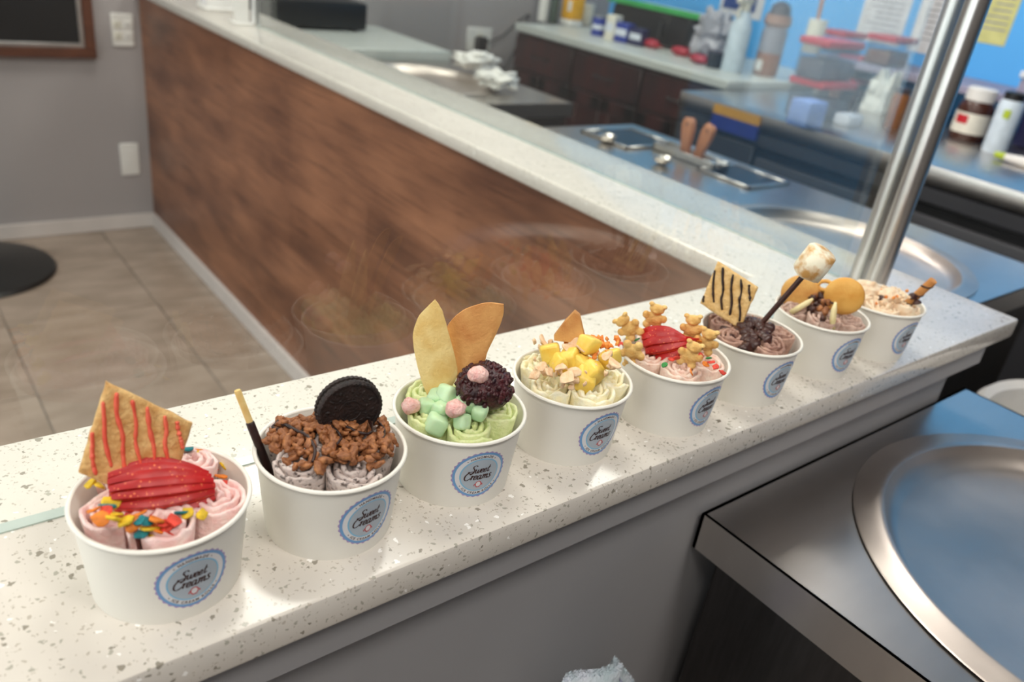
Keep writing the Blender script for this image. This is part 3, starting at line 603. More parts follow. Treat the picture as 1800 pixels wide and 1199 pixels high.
# cup 3: two leaf wafers, red bean scoop, jelly cubes
def tuile(i, out, off, lean, th, mt, label, curve):
    n, r = view_axes(i); pts = [P(i, x, y, off) for x, y in spline(out+[out[0]], 4)[:-1]]; c = sum(pts, Vector())/len(pts)
    mb = MB(); N = len(pts); K = 6; vs = []; fs = []
    def dep(p):
        d = p-c; s_ = d.dot(r); h = d.z; return -lean*h - curve*s_*s_ + 0.0004*noise.noise(p*260)
    for side in (1, -1):
        for k in range(1, K+1):
            for j, p in enumerate(pts):
                q = c+(p-c)*(k/K)*(1+0.02*noise.noise(Vector((j*0.9, k, side)))*(k == K)); e = th/2*(1 if k < K else 0.55); vs.append(q-c+n*(dep(q)+side*e))
        vs.append(n*(dep(c)+side*th/2))
    H = K*N+1
    for s_ in (0, 1):
        b = s_*H
        for k in range(K-1):
            for j in range(N):
                f = (b+k*N+j, b+k*N+(j+1) % N, b+(k+1)*N+(j+1) % N, b+(k+1)*N+j); fs.append(f if s_ else f[::-1])
        for j in range(N): f = (b+K*N, b+j, b+(j+1) % N); fs.append(f[::-1] if s_ else f)
    for j in range(N): fs.append(((K-1)*N+j, (K-1)*N+(j+1) % N, H+(K-1)*N+(j+1) % N, H+(K-1)*N+j))
    tag(obj('leaf_wafer', mb.add(vs, fs), mt, None, 60, c), label, 'wafer')
tuile(2, [(763, 534), (776, 552), (790, 596), (801, 634), (804, 656), (796, 674), (776, 693), (757, 691), (742, 664), (729, 622), (725, 590), (735, 562), (750, 546)], -0.006, 0.18, 0.0026, 'biscuit_pale', 'pale yellow leaf-shaped wafer standing in green ice cream', 8)
tuile(2, [(885, 543), (884, 562), (872, 590), (858, 615), (850, 640), (832, 668), (812, 680), (803, 655), (797, 618), (785, 584), (797, 564), (820, 548), (854, 539)], -0.016, 0.22, 0.0026, 'biscuit_brown', 'brown leaf-shaped wafer standing behind the pale one', 6)
rb = MB().ell((0, 0, 0), (0.0205, 0.0195, 0.0165), None, 40, 28, 0.10, 2.2, 3)
rndb = random.Random(2)
for k in range(150):
    z = rndb.uniform(-0.3, 1); a = rndb.uniform(0, 2*PI); s_ = math.sqrt(1-z*z); d = Vector((s_*math.cos(a)*0.0203, s_*math.sin(a)*0.0193, z*0.0163))
    rb.ell(d, (0.0027, 0.0020, 0.0017), rot_rand(rndb), 8, 5, 0.3, 1.5, k)
tag(obj('red_bean_scoop', rb, 'red_bean', None, 180, P(2, 852, 680, 0.004)), 'dark red sweet bean paste scoop on green ice cream', 'bean paste')
def cube_mesh(name, mt, s, seed, bev=0.28):
    rr = random.Random(seed); bm = bmesh.new(); bmesh.ops.create_cube(bm, size=s)
    for v in bm.verts: v.co += Vector((rr.uniform(-1, 1), rr.uniform(-1, 1), rr.uniform(-1, 1)))*s*0.10
    bmesh.ops.bevel(bm, geom=list(bm.edges), offset=s*bev, segments=3, profile=0.5, affect='EDGES', clamp_overlap=True); return MB().frombm(bm).mesh(name, mt, 180)
jg = [cube_mesh('jelly_cube', 'jelly_green', 0.0125, k) for k in range(3)]; jp = [MB().ell((0, 0, 0), (0.0072, 0.0062, 0.0056), None, 16, 10, 0.25, 1.6, k).mesh('mochi_bit', 'jelly_pink', 180) for k in range(3)]
rnd = random.Random(12)
for k, (px, py, off) in enumerate([(752, 716, 0.014), (787, 694, 0.008), (776, 722, 0.020), (765, 745, 0.030), (817, 708, 0.012), (843, 725, 0.022), (813, 742, 0.028), (770, 700, 0.006), (830, 712, 0.016)]):
    o = obj('jelly_cube', jg[k % 3], None); tag(o, 'pale green jelly cube on green ice cream', 'jelly cube', 'green jelly cubes'); place(o, P(2, px, py, off), rot_rand(rnd, 0.5), rnd.uniform(0.9, 1.15))
for k, (px, py, off, lb) in enumerate([(722, 713, 0.018, 'pink rice cake bit lying on the green roll near the cup edge'), (800, 718, 0.030, 'pink rice cake bit lying among green jelly cubes'), (841, 658, 0.022, 'pink rice cake bit sitting on the red bean scoop')]):
    o = obj('mochi_bit', jp[k], None); tag(o, lb, 'rice cake bit'); place(o, P(2, px, py, off), rot_rand(rnd, 0.4), 1.05)
# cup 4: fruit cubes, shortbread wedge, crumbs, nut flakes
mg = [cube_mesh('fruit_cube', 'mango', 0.0150, 20+k, 0.2) for k in range(3)]; rnd = random.Random(21)
for k, (px, py, off) in enumerate([(968, 622, 0.0), (1000, 632, 0.006), (1034, 605, -0.004), (1020, 640, 0.006), (1042, 655, 0.014), (1072, 630, -0.002), (985, 640, 0.008), (1028, 668, 0.020)]):
    o = obj('fruit_cube', mg[k % 3], None); tag(o, 'yellow mango cube on pale yellow ice cream', 'fruit cube', 'mango cubes'); place(o, P(3, px, py, off), rot_rand(rnd, 0.6), rnd.uniform(0.9, 1.15))
n3, r3 = view_axes(3); wc = P(3, 1002, 580, -0.012)
fx = (wc, r3, Z*0.97-n3*0.2, n3*0.97+Z*0.2)
sz = px_size(wc); wp = [((x-1002)*sz, -(y-580)*sz) for x, y in [(1004, 543), (1014, 549), (1029, 584), (1022, 600), (978, 603), (976, 594), (990, 565)]]
tag(obj('shortbread_wedge', MB().prism([(a, b) for a, b in wp], 0.010, (Vector(), fx[1], fx[2], fx[3])), 'biscuit_brown', None, 60, wc), 'golden shortbread wedge standing behind mango cubes', 'biscuit')
cbm = {c: [MB().ell((0, 0, 0), (0.0026, 0.0021, 0.0016), None, 7, 5, 0.6, 2, k).mesh('biscuit_crumb', c, 180) for k in range(2)] for c in ('crumb_orange', 'crumb_pale')}
for k in range(110):
    c = 'crumb_orange' if k < 62 else 'crumb_pale'; pol = rnd.random()
    if c == 'crumb_orange': px, py = rnd.gauss(1040, 22), rnd.gauss(606, 14)
    else: px, py = rnd.choice([(985, 655), (1010, 672), (960, 605), (1060, 640), (1000, 610), (955, 650)]); px += rnd.gauss(0, 13); py += rnd.gauss(0, 8)
    px = max(935, min(1085, px)); py = max(596, min(684, py)); off = (py-640)/2122*1.5+0.012; o = obj('biscuit_crumb', cbm[c][k % 2], None)
    tag(o, ('orange' if c == 'crumb_orange' else 'pale')+' biscuit crumb sprinkled over mango cubes', 'crumb', c.replace('_', ' ')+' sprinkle'); place(o, P(3, px, py, max(-0.02, min(0.034, off))), rot_rand(rnd), rnd.uniform(0.7, 1.4))
nf = [flake_mesh(40+k, 0.0062).mesh('nut_flake', 'crumb_pale', 60) for k in range(2)]
for k, (px, py) in enumerate([(1000, 612), (1012, 606), (1022, 615), (950, 645), (965, 655), (985, 648), (997, 665), (1068, 625), (1080, 640), (955, 600), (940, 660), (1010, 655)]):
    o = obj('nut_flake', nf[k % 2], None); tag(o, 'pale almond flake on yellow ice cream', 'nut flake', 'almond flakes'); place(o, P(3, px, py, max(-0.01, (py-632)/2122*1.6+0.016)), rot_rand(rnd, 0.7), rnd.uniform(0.8, 1.15))
# cup 5: bear biscuits and candy bits
def bear():
    mb = MB()
    for c, r in (((0, 0, 0), (0.0066, 0.0040, 0.0080)), ((0, 0, 0.0115), (0.0056, 0.0042, 0.0052)), ((-0.0046, 0, 0.0160), (0.0021, 0.0024, 0.0021)), ((0.0046, 0, 0.0160), (0.0021, 0.0024, 0.0021)), ((0, 0.0034, 0.0106), (0.0024, 0.0018, 0.0018)), ((-0.0064, 0.001, 0.0030), (0.0026, 0.0026, 0.0042)), ((0.0064, 0.001, 0.0030), (0.0026, 0.0026, 0.0042)), ((-0.0040, 0.0006, -0.0080), (0.0031, 0.0030, 0.0044)), ((0.0040, 0.0006, -0.0080), (0.0031, 0.0030, 0.0044))): mb.ell(c, r, None, 16, 10)
    me = mb.mesh('bear_raw', 'bear_biscuit', 180); o = bpy.data.objects.new('bear_raw', me); C.objects.link(o)
    md = o.modifiers.new('r', 'REMESH'); md.mode = 'VOXEL'; md.voxel_size = 0.0007; ms = o.modifiers.new('s', 'SMOOTH'); ms.iterations = 4; ms.factor = 0.5
    dg = bpy.context.evaluated_depsgraph_get(); out = bpy.data.meshes.new_from_object(o.evaluated_get(dg)); bpy.data.objects.remove(o)
    if not out.materials: out.materials.append(MATS['bear_biscuit'])
    for p in out.polygons: p.use_smooth = True
    out.name = 'bear_biscuit'; return out
bme = bear()
for k, (px, py, off, tz, lb) in enumerate([(1108, 578, 0.004, -50, 'bear biscuit reaching out over the cup edge'), (1150, 560, -0.014, 4, 'bear biscuit standing upright behind the strawberry'), (1112, 618, 0.026, 25, 'bear biscuit lying upside down at the cup edge below the strawberry'), (1217, 580, -0.012, -8, 'bear biscuit tucked behind the strawberry tip'), (1240, 604, -0.004, 6, 'bear biscuit standing beside the strawberry tip'), (1212, 626, 0.022, 10, 'bear biscuit standing in front of the strawberry')]):
    o = obj('bear_biscuit', bme, None); tag(o, lb, 'biscuit', 'bear biscuits')
    fx = basis(r4, n4, Z) @ Matrix.Rotation(math.radians(tz), 3, 'Y') @ Matrix.Rotation(math.radians(-10), 3, 'X')
    if k == 2: fx = fx @ Matrix.Rotation(math.radians(150), 3, 'Y')
    fx.col[0] = fx.col[0]
    place(o, P(4, px, py, off), fx @ Matrix.Diagonal((1.2, 1.1, 0.86)), 1.06)
rnd = random.Random(31)
for k, (px, py, c) in enumerate([(1230, 615, 'flake_teal'), (1245, 630, 'flake_green'), (1232, 625, 'flake_red'), (1258, 645, 'flake_red'), (1180, 632, 'flake_red'), (1190, 630, 'flake_red'), (1168, 642, 'flake_green'), (1270, 655, 'flake_red'), (1105, 592, 'flake_yellow'), (1120, 597, 'flake_green'), (1240, 640, 'flake_orange'), (1215, 655, 'flake_orange'), (1090, 605, 'flake_red'), (1138, 585, 'flake_orange'), (1228, 600, 'flake_orange'), (1250, 637, 'flake_red')]):
    o = obj('candy_bit', fm[c][k % 2], None); cn = c.split('_')[1]; tag(o, cn+' candy bit on pinkish ice cream near bear biscuits', 'candy', cn+' candy bits'); place(o, P(4, px, py, max(-0.02, (py-605)/1918*1.6+0.006)), rot_rand(rnd, 0.8), 0.8)
# cup 6: chocolate chips, chocolate stick with toasted marshmallow
cm = MB().lathe([(0.0046, 0), (0.0048, 0.0008), (0.0040, 0.0026), (0.0022, 0.0044), (0.0007, 0.0056), (0, 0.0058)], 16, cap0=True).mesh('chocolate_chip', 'choc_brown', 60)
rnd = random.Random(41)
for k in range(48):
    px, py = rnd.choice([(1278, 590), (1300, 588), (1312, 575), (1322, 590), (1330, 570), (1340, 595), (1315, 605), (1335, 582), (1290, 596)]); px += rnd.gauss(0, 6); py += rnd.gauss(0, 4)
    o = obj('chocolate_chip', cm, None); tag(o, 'dark chocolate chip on chocolate ice cream', 'chocolate chip', 'chocolate chips below the cracker'); place(o, P(5, px, py, (py-585)/1719*1.7+0.010), rot_rand(rnd, 0.9), rnd.uniform(1.1, 1.5))
a_ = P(5, 1350, 556, 0.0); b_ = P(5, 1418, 478, 0.004); t = thing('marshmallow_stick', 'chocolate stick topped by a toasted marshmallow standing in chocolate ice cream', 'marshmallow stick', a_)
d = b_-a_; obj('stick', MB().tube([d*-0.3, d*0.5, d*1.05], 0.0026, 12), 'choc_brown', t, 60)
mz = (d.normalized()+Vector((0, 0, 0.1))).normalized(); q = MB().lathe([(0, -0.0138), (0.0116, -0.0138), (0.0140, -0.0118), (0.0144, 0), (0.0140, 0.0118), (0.0116, 0.0138), (0, 0.0138)], 28)
q.v = [tuple(Vector(v)*(1+0.06*noise.noise(Vector(v)*90))) for v in q.v]
o = obj('marshmallow', q, 'marshmallow', t, 60); mc = P(5, 1431, 462, 0.004)-a_; fx = frame_from(mc, mz, n4); Mx = basis(fx[2], fx[3], fx[1]).to_4x4(); Mx.translation = mc; o.matrix_local = Mx
# cup 7: round wafers, white chocolate slivers, granola, pretzel
n6, r6 = view_axes(6)
def disc(i, px, py, off, rx, tilt, turn, label):
    n, r = view_axes(i); c = P(i, px, py, off); ez = (n*math.cos(tilt)+Z*math.sin(tilt)+r*turn).normalized(); fx = frame_from(c, r, ez)
    o = obj('round_wafer', MB().lathe([(0, -0.0035), (rx*0.8, -0.0035), (rx*0.97, -0.0022), (rx, -0.0008), (rx*0.93, 0.0018), (rx*0.6, 0.0040), (0, 0.0050)], 40), 'wafer_round' if turn > 0 else 'biscuit_gold', None, 70); tag(o, label, 'wafer'); place(o, c, basis(fx[1], fx[2], fx[3]))
disc(6, 1484, 521, 0.006, 0.0200, 0.10, 0.10, 'round golden vanilla wafer standing upright in mocha ice cream'); disc(6, 1407, 517, -0.006, 0.0205, 0.15, -0.60, 'round golden vanilla wafer leaning at the cup edge beside the marshmallow stick')
def sliver(pts, label):
    p = [P(6, x, y, o_) for x, y, o_ in pts]; tag(obj('white_chocolate_sliver', MB().tube([q-p[0] for q in p], [0.0012, 0.0030, 0.0032, 0.0030, 0.0024][:len(p)], 10), 'white_choc', None, 180, p[0]), label, 'chocolate sliver')
sliver([(1429, 525, 0.018), (1420, 532, 0.021), (1405, 541, 0.024), (1390, 550, 0.026)], 'white chocolate sliver lying beside the leaning wafer'); sliver([(1469, 531, 0.030), (1466, 545, 0.032), (1464, 560, 0.034), (1463, 578, 0.034)], 'white chocolate sliver standing below the upright wafer')
gm = [MB().ell((0, 0, 0), (0.0042, 0.0032, 0.0028), None, 9, 6, 0.5, 2, k).mesh('granola_bit', 'choc_brown' if k else 'cocoa_crisp', 180) for k in range(3)]; rnd = random.Random(51)
for k in range(34):
    px = rnd.gauss(1440, 10); py = rnd.gauss(530, 11); o = obj('granola_bit', gm[k % 3], None); tag(o, 'brown granola bit between round vanilla wafers', 'granola bit', 'granola on mocha ice cream'); place(o, P(6, px, py, (py-530)/1532*1.7+0.006), rot_rand(rnd), rnd.uniform(0.8, 1.2))
pz = [P(6, 1450+12*math.cos(a), 502+8*math.sin(a), -0.010) for a in [2*PI*k/24 for k in range(25)]]
tag(obj('pretzel_ring', MB().tube(pz, 0.0022, 9), 'wafer_round', None, 180), 'small golden pretzel ring behind the upright wafer', 'pretzel')
# cup 8: wafer stick, chips, cream swirl
a_ = P(7, 1602, 528, 0.004); b_ = P(7, 1641, 493, 0.008); d = b_-a_
t = thing('wafer_stick', 'rolled wafer stick with chocolate stripes standing in vanilla cream', 'wafer stick', a_)
obj('tube', MB().tube([d*-0.35, d*0.5, d], 0.0046, 16), 'biscuit_brown', t, 60)
hx = d.orthogonal().normalized(); hy = d.normalized().cross(hx)
obj('stripe', MB().tube([d*(-0.3+1.2*k/60)+(hx*math.cos(k*0.30)+hy*math.sin(k*0.30))*0.0042 for k in range(61)], 0.0012, 6), 'choc_brown', t, 180)
for k, (px, py) in enumerate([(1549, 526), (1612, 534), (1604, 522)]):
    o = obj('chocolate_chip', cm, None); tag(o, 'dark chocolate chip on vanilla cream', 'chocolate chip', 'chips on vanilla cream'); place(o, P(7, px, py, 0.012), rot_rand(rnd, 0.7), 1.0)
for k, (px, py, s_, lb) in enumerate([(1525, 503, 0.016, 'whipped vanilla cream mound beside the corner post'), (1562, 515, 0.014, 'whipped vanilla cream peak beside the wafer stick')]):
    q = MB().ell((0, 0, 0), (s_, s_*0.9, s_*0.6), None, 28, 18, 0.35, 2.2, 60+k); tag(obj('cream_mound', q, 'ice_vanilla', None, 180, P(7, px, py+6, 0.0)), lb, 'cream')
rnd = random.Random(61)
for k in range(26):
    px, py = rnd.uniform(1515, 1602), rnd.uniform(507, 534); o = obj('biscuit_crumb', cbm['crumb_pale' if k % 2 else 'crumb_orange'][0], None); tag(o, 'toasted crumb on vanilla cream', 'crumb', 'crumbs on vanilla cream'); place(o, P(7, px, py, (py-515)/1395*1.8+0.006), rot_rand(rnd), 0.8)

# ------------------------------------------------------------------ cold plate freezers
MZ = -0.135
def freezer(label, x0, y0, x1, y1, pan, R, ztop=MZ):
    t = thing('cold_plate_freezer', label, 'freezer', (x0, y0, 0)); W, D, H = x1-x0, y1-y0, CT+ztop
    bm = bmesh.new(); px, py = pan[0]-x0, pan[1]-y0; n = 72          # top sheet with a round cut-out
    ring = [bm.verts.new((px+R*math.cos(2*PI*k/n), py+R*math.sin(2*PI*k/n), H)) for k in range(n)]
    def edge(a):
        c, s_ = math.cos(a), math.sin(a); k = min(((W-px)/c if c > 1e-6 else (-px/c if c < -1e-6 else 1e9)), ((D-py)/s_ if s_ > 1e-6 else (-py/s_ if s_ < -1e-6 else 1e9))); return px+c*k, py+s_*k
    angs = [2*PI*k/n for k in range(n)]; outer = [bm.verts.new((*edge(a), H)) for a in angs]
    for k in range(n): bm.faces.new((ring[k], outer[k], outer[(k+1) % n], ring[(k+1) % n]))
    q = MB().frombm(bm)
    for cx_, cy_ in ((0, 0), (W, 0), (W, D), (0, D)):              # fill the sheet's corners
        k = min(range(n), key=lambda j: (edge(angs[j])[0]-cx_)**2+(edge(angs[j])[1]-cy_)**2)
        ks = [j % n for j in range(k-2, k+3)]; b = [edge(angs[j]) for j in ks]
        for u, v in zip(b, b[1:]):
            if abs(u[0]-v[0]) > 1e-6 and abs(u[1]-v[1]) > 1e-6: q.add([(u[0], u[1], H), (cx_, cy_, H), (v[0], v[1], H)], [(0, 1, 2)])
    q.box(0, 0, H-0.045, 0.004, D, H); q.box(W-0.004, 0, H-0.045, W, D, H); q.box(0, 0, H-0.045, W, 0.004, H); q.box(0, D-0.004, H-0.045, W, D, H)
    obj('top_sheet', q, 'steel', t, 30)
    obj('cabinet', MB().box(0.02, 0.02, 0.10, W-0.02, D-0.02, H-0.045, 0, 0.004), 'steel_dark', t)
    for fx_, fy_ in ((0.06, 0.06), (W-0.06, 0.06), (0.06, D-0.06), (W-0.06, D-0.06)): obj('leg', MB().lathe([(0.018, 0), (0.018, 0.10)], 16, c=(fx_, fy_, 0)), 'black_plastic', t)
    pn = obj('pan', MB().lathe([(R+0.024, 0.0022), (R+0.022, 0.0034), (R+0.004, 0.0034), (R-0.001, 0.0062), (R-0.008, 0.0050), (R-0.013, -0.004), (R-0.020, -0.016), (R-0.032, -0.020), (0, -0.020)], 96, c=(px, py, H)), 'steel_pan', t, 50)
    return t
freezer('stainless cold plate freezer with round pan against the grey counter base', 0.548, -0.62, 1.150, 0.036, (0.868, -0.272), 0.254)
freezer('stainless cold plate freezer with spatula tray behind the corner post', 1.135, 0.19, 1.94, 1.515, (1.535, 0.495), 0.255)
freezer('stainless cold plate freezer with crumpled towels near the grey back wall', 1.135, 1.80, 1.93, 2.53, (1.56, 2.20), 0.25)
def box_thing(name, label, cat, x0, y0, z0, x1, y1, z1, mt, bev=0.004, group=None):
    c = ((x0+x1)/2, (y0+y1)/2, z0); return tag(obj(name, MB().box(x0-c[0], y0-c[1], 0, x1-c[0], y1-c[1], z1-z0, 0, bev, 2), mt, None, 40, c), label, cat, group)
# topping wells, spatulas
def well(px, py, w_, d_, label):
    c = on_z(px, py, MZ); t = thing('topping_well', label, 'food pan', (c.x, c.y, CT+MZ+0.0005)); q = MB()
    for a in ((-w_, -d_, w_, -d_+0.012), (-w_, d_-0.012, w_, d_), (-w_, -d_, -w_+0.012, d_), (w_-0.012, -d_, w_, d_)): q.box(a[0], a[1], 0, a[2], a[3], 0.008, 0, 0.002)
    obj('rim', q, 'steel', t); obj('lid', MB().box(-w_+0.012, -d_+0.012, 0, w_-0.012, d_-0.012, 0.004), 'steel_dark', t); return c
well(1105, 245, 0.11, 0.10, 'square steel topping well left of the spatula tray')
well(1305, 312, 0.09, 0.09, 'square steel topping well beside the round pan')
tc_ = on_z(1212, 281, MZ); t = thing('spatula_tray', 'narrow clear-walled tray holding two spatulas', 'tray', (tc_.x, tc_.y, CT+MZ+0.0005)); q = MB(); HW = 0.035
for a in ((-HW, -0.115, HW, -0.109), (-HW, 0.109, HW, 0.115), (-HW, -0.115, -HW+0.006, 0.115), (HW-0.006, -0.115, HW, 0.115)): q.box(a[0], a[1], 0, a[2], a[3], 0.022, 0, 0.001)
obj('wall', q, 'aluminium', t); obj('base', MB().box(-HW, -0.115, 0, HW, 0.115, 0.004), 'steel', t)
def spatula(pxb, pyb, pxt, pyt, x, label):
    a = at(pxb, pyb, 0, x); b = at(pxt, pyt, 0, x); d = (b-a); e = d.normalized(); s_ = Vector((0, 1, 0)); s_ = (s_-e*s_.dot(e)).normalized(); f = e.cross(s_)
    t = thing('spatula', label, 'spatula', a); L = d.length
    pr = [(0.012, 0), (0.013, 0.25), (0.017, 0.55), (0.020, 0.8), (0.018, 0.93), (0.012, 1.0)]; poly = [(w_, L*h) for w_, h in pr]+[(-w_, L*h) for w_, h in reversed(pr)]
    obj('handle', MB().prism(poly, 0.018, (Vector(), s_, e, f)), 'handle_wood', t, 60)
    obj('hanging_hole', MB().lathe([(0.004, 0), (0.004, 0.0005), (0, 0.0006)], 12), 'choc_brown', t).matrix_local = Matrix.Translation(e*L*0.85-f*0.0096) @ basis(s_, e, -f).to_4x4() if f.dot(CAM-a) < 0 else Matrix.Translation(e*L*0.85+f*0.0096) @ basis(s_, e, f).to_4x4()
    k = max(0.02, (a.z-(CT+MZ+0.006))/max(0.3, e.z)); obj('blade', MB().prism([(-0.02, 0.0), (0.02, 0.0), (0.02, -k), (-0.02, -k)], 0.0016, (Vector(), s_, e, f)), 'steel', t)
spatula(1203, 276, 1213, 207, tc_.x, 'steel spatula with upright wooden handle in the tray'); spatula(1222, 285, 1251, 220, tc_.x+0.02, 'steel spatula with wooden handle leaning towards the fridge')
for k, (px, py) in enumerate([(1262, 300), (1066, 251), (1163, 290)]):
    c = on_z(px, py, MZ); tag(obj('ladle_bowl', MB().lathe([(0.0, 0.002), (0.016, 0.004), (0.024, 0.012), (0.027, 0.022), (0.025, 0.022), (0.015, 0.008), (0, 0.006)], 24), 'steel', None, 60, (c.x, c.y, CT+MZ)), 'small steel cup standing on the freezer top by the wells', 'steel cup', 'small steel cups')
# crumpled towels on the far freezer
for k, (px, py, s_, lb) in enumerate([(836, 131, 0.075, 'crumpled white towel lying against the far pan rim'), (874, 161, 0.065, 'crumpled white towel near the freezer corner')]):
    c = on_z(px, py, MZ); tag(obj('towel', MB().ell((0, 0, s_*0.66), (s_*1.2, s_*0.8, s_*0.42), None, 30, 20, 0.7, 2.4, 70+k), 'white_plastic', None, 180, c), lb, 'towel')
# worktop along the back wall with a black box
t = thing('worktop', 'light grey worktop shelf against the back wall', 'worktop', (1.135, 2.56, 0))
obj('slab', MB().box(0, 0, CT-0.145, 0.78, Y1-2.56-0.002, CT-0.10, 0, 0.004), 'counter_white', t); obj('support', MB().box(0.03, 0.12, 0, 0.70, Y1-2.56-0.002, CT-0.145), 'paint_apron', t); obj('drawer', MB().box(0.10, 0.03, CT-0.19, 0.62, 0.12, CT-0.145), 'black_plastic', t)
t = thing('black_box', 'low black box with rounded edges on the back worktop', 'box', (1.20, 2.96, CT-0.10)); obj('body', MB().box(0, 0, 0.008, 0.54, 0.19, 0.115, 0, 0.008, 2), 'black_plastic', t)
for fx_ in (0.04, 0.49): obj('foot', MB().box(fx_-0.015, 0.02, 0, fx_+0.015, 0.05, 0.010), 'black_plastic', t)
# things on the counter arm beyond the glass
c = on_z(392, 17, 0); t = thing('napkin_holder', 'white napkin holder on the counter beyond the thin post', 'napkin holder', (c.x, c.y, CT)); obj('base', MB().box(-0.075, -0.05, 0, 0.075, 0.05, 0.012, 0, 0.004), 'white_plastic', t)
for s_ in (-1, 1): obj('side', MB().box(-0.07, s_*0.042-0.004, 0.012, 0.07, s_*0.042+0.004, 0.14, 0, 0.003), 'white_plastic', t)
obj('napkins', MB().box(-0.062, -0.034, 0.012, 0.062, 0.034, 0.13, 0, 0.003), 'paper_white', t)
c = on_z(430, 42, 0); t = thing('card_stand', 'upright white acrylic card stand beside the thin post', 'card stand', (c.x-0.01, c.y, CT)); obj('base', MB().box(-0.03, -0.03, 0, 0.03, 0.03, 0.006, 0, 0.002), 'white_plastic', t); obj('card', MB().box(-0.025, -0.003, 0.006, 0.025, 0.003, 0.17, 0, 0.002), 'white_plastic', t)

# ------------------------------------------------------------------ brown cabinets and the fridge along the blue wall
CZ, CX = -0.020, 2.548
YC0, YC1 = 1.64, 2.965
tag(obj('cabinet_top', MB().box(CX, YC0, CT+CZ-0.035, X1-0.002, YC1, CT+CZ, 0, 0.004), 'counter_white'), 'white worktop on the dark brown cabinets', 'worktop')
nd = 3; dw = (YC1-YC0)/nd
for k in range(nd):
    y0 = YC0+k*dw; t = thing('base_cabinet', ['dark brown base cabinet beside the fridge', 'dark brown base cabinet between two others', 'dark brown base cabinet against the grey back wall'][k], 'cabinet', (CX+0.03, y0, 0))
    obj('body', MB().box(0, 0.002, 0.1, X1-CX-0.035, dw-0.002, CT+CZ-0.035), 'cabinet_wood', t); obj('plinth', MB().box(0.05, 0.002, 0, X1-CX-0.035, dw-0.002, 0.1), 'black_plastic', t)
    dr = obj('drawer_front', MB().box(-0.02, 0.012, CT+CZ-0.20, 0, dw-0.012, CT+CZ-0.05, 0, 0.004), 'cabinet_wood', t); obj('handle', MB().tube([(-0.02, dw/2-0.06, CT+CZ-0.125), (-0.045, dw/2-0.05, CT+CZ-0.125), (-0.045, dw/2+0.05, CT+CZ-0.125), (-0.02, dw/2+0.06, CT+CZ-0.125)], 0.005, 8), 'steel_dark', dr)
    for h in range(2):
        a = 0.012+h*(dw/2-0.006); b = a+dw/2-0.018; q = MB().box(-0.014, a, 0.115, 0, b, CT+CZ-0.215); d_ = obj('door', q, 'cabinet_wood', t); q = MB()
        for bb in ((a, 0.115, b, 0.17), (a, CT+CZ-0.27, b, CT+CZ-0.215), (a, 0.115, a+0.055, CT+CZ-0.215), (b-0.055, 0.115, b, CT+CZ-0.215)): q.box(-0.022, bb[0], bb[1], -0.012, bb[2], bb[3], 0, 0.002)
        obj('door_frame', q, 'cabinet_wood', d_)
FX = 2.28
t = thing('prep_fridge', 'stainless refrigerated prep table along the blue wall', 'fridge', (FX, -0.5, 0)); FD = 1.625+0.5; FH = CT-0.05
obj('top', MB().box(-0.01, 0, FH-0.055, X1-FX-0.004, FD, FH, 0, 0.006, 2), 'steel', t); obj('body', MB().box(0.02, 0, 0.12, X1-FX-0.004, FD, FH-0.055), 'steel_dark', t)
obj('rail', MB().box(0, 0, FH-0.105, 0.02, FD, FH-0.058, 0, 0.004), 'fridge_grey', t)
for a, b in ((0.03, 0.66), (0.68, 1.28), (1.30, 1.76)):
    d_ = obj('door', MB().box(-0.025, a+0.02, 0.18, 0.0, b-0.02, FH-0.135, 0, 0.006, 2), 'steel' if a < 0.6 else 'fridge_grey', t); obj('gasket', MB().box(0.0, a, 0.16, 0.022, b, FH-0.112), 'black_plastic', d_)
    obj('door_handle', MB().box(-0.045, a+0.10, FH-0.19, -0.025, b-0.10, FH-0.165, 0, 0.004), 'steel_dark', d_)
for f_ in (0.08, FD-0.08): obj('leg', MB().lathe([(0.025, 0), (0.025, 0.12)], 16, c=(0.1, f_, 0)), 'black_plastic', t)
obj('side_panel', MB().box(-0.004, 1.77, 0.14, 0.02, FD-0.005, FH-0.108, 0, 0.003), 'fridge_grey', t)
a = at(1255, 190, 0, FX-0.014); b = at(1326, 250, 0, FX-0.014); s_ = obj('sticker', MB().box(a.x-FX-0.001, b.y+0.5, b.z+0.004, a.x-FX+0.016, a.y+0.5, a.z-0.014), 'sticker_blue', t); s_['label'] = 'blue and gold notice sticker'
obj('sticker_band', MB().box(a.x-FX-0.002, b.y+0.5, a.z-0.014, a.x-FX+0.002, a.y+0.5, a.z+0.016), 'sticker_gold', s_)
# over-shelf on the blue wall
t = thing('wall_shelf', 'white shelf above the prep fridge on the blue wall', 'shelf', (3.0, -0.5, CT+0.075)); obj('board', MB().box(0, 0, 0, X1-3.0-0.002, 2.09, 0.028, 0, 0.004), 'box_grey', t)
for y in (0.02, 1.0, 2.05): obj('bracket', MB().box(0.02, y, -0.125, X1-3.0-0.002, y+0.02, 0), 'aluminium', t)
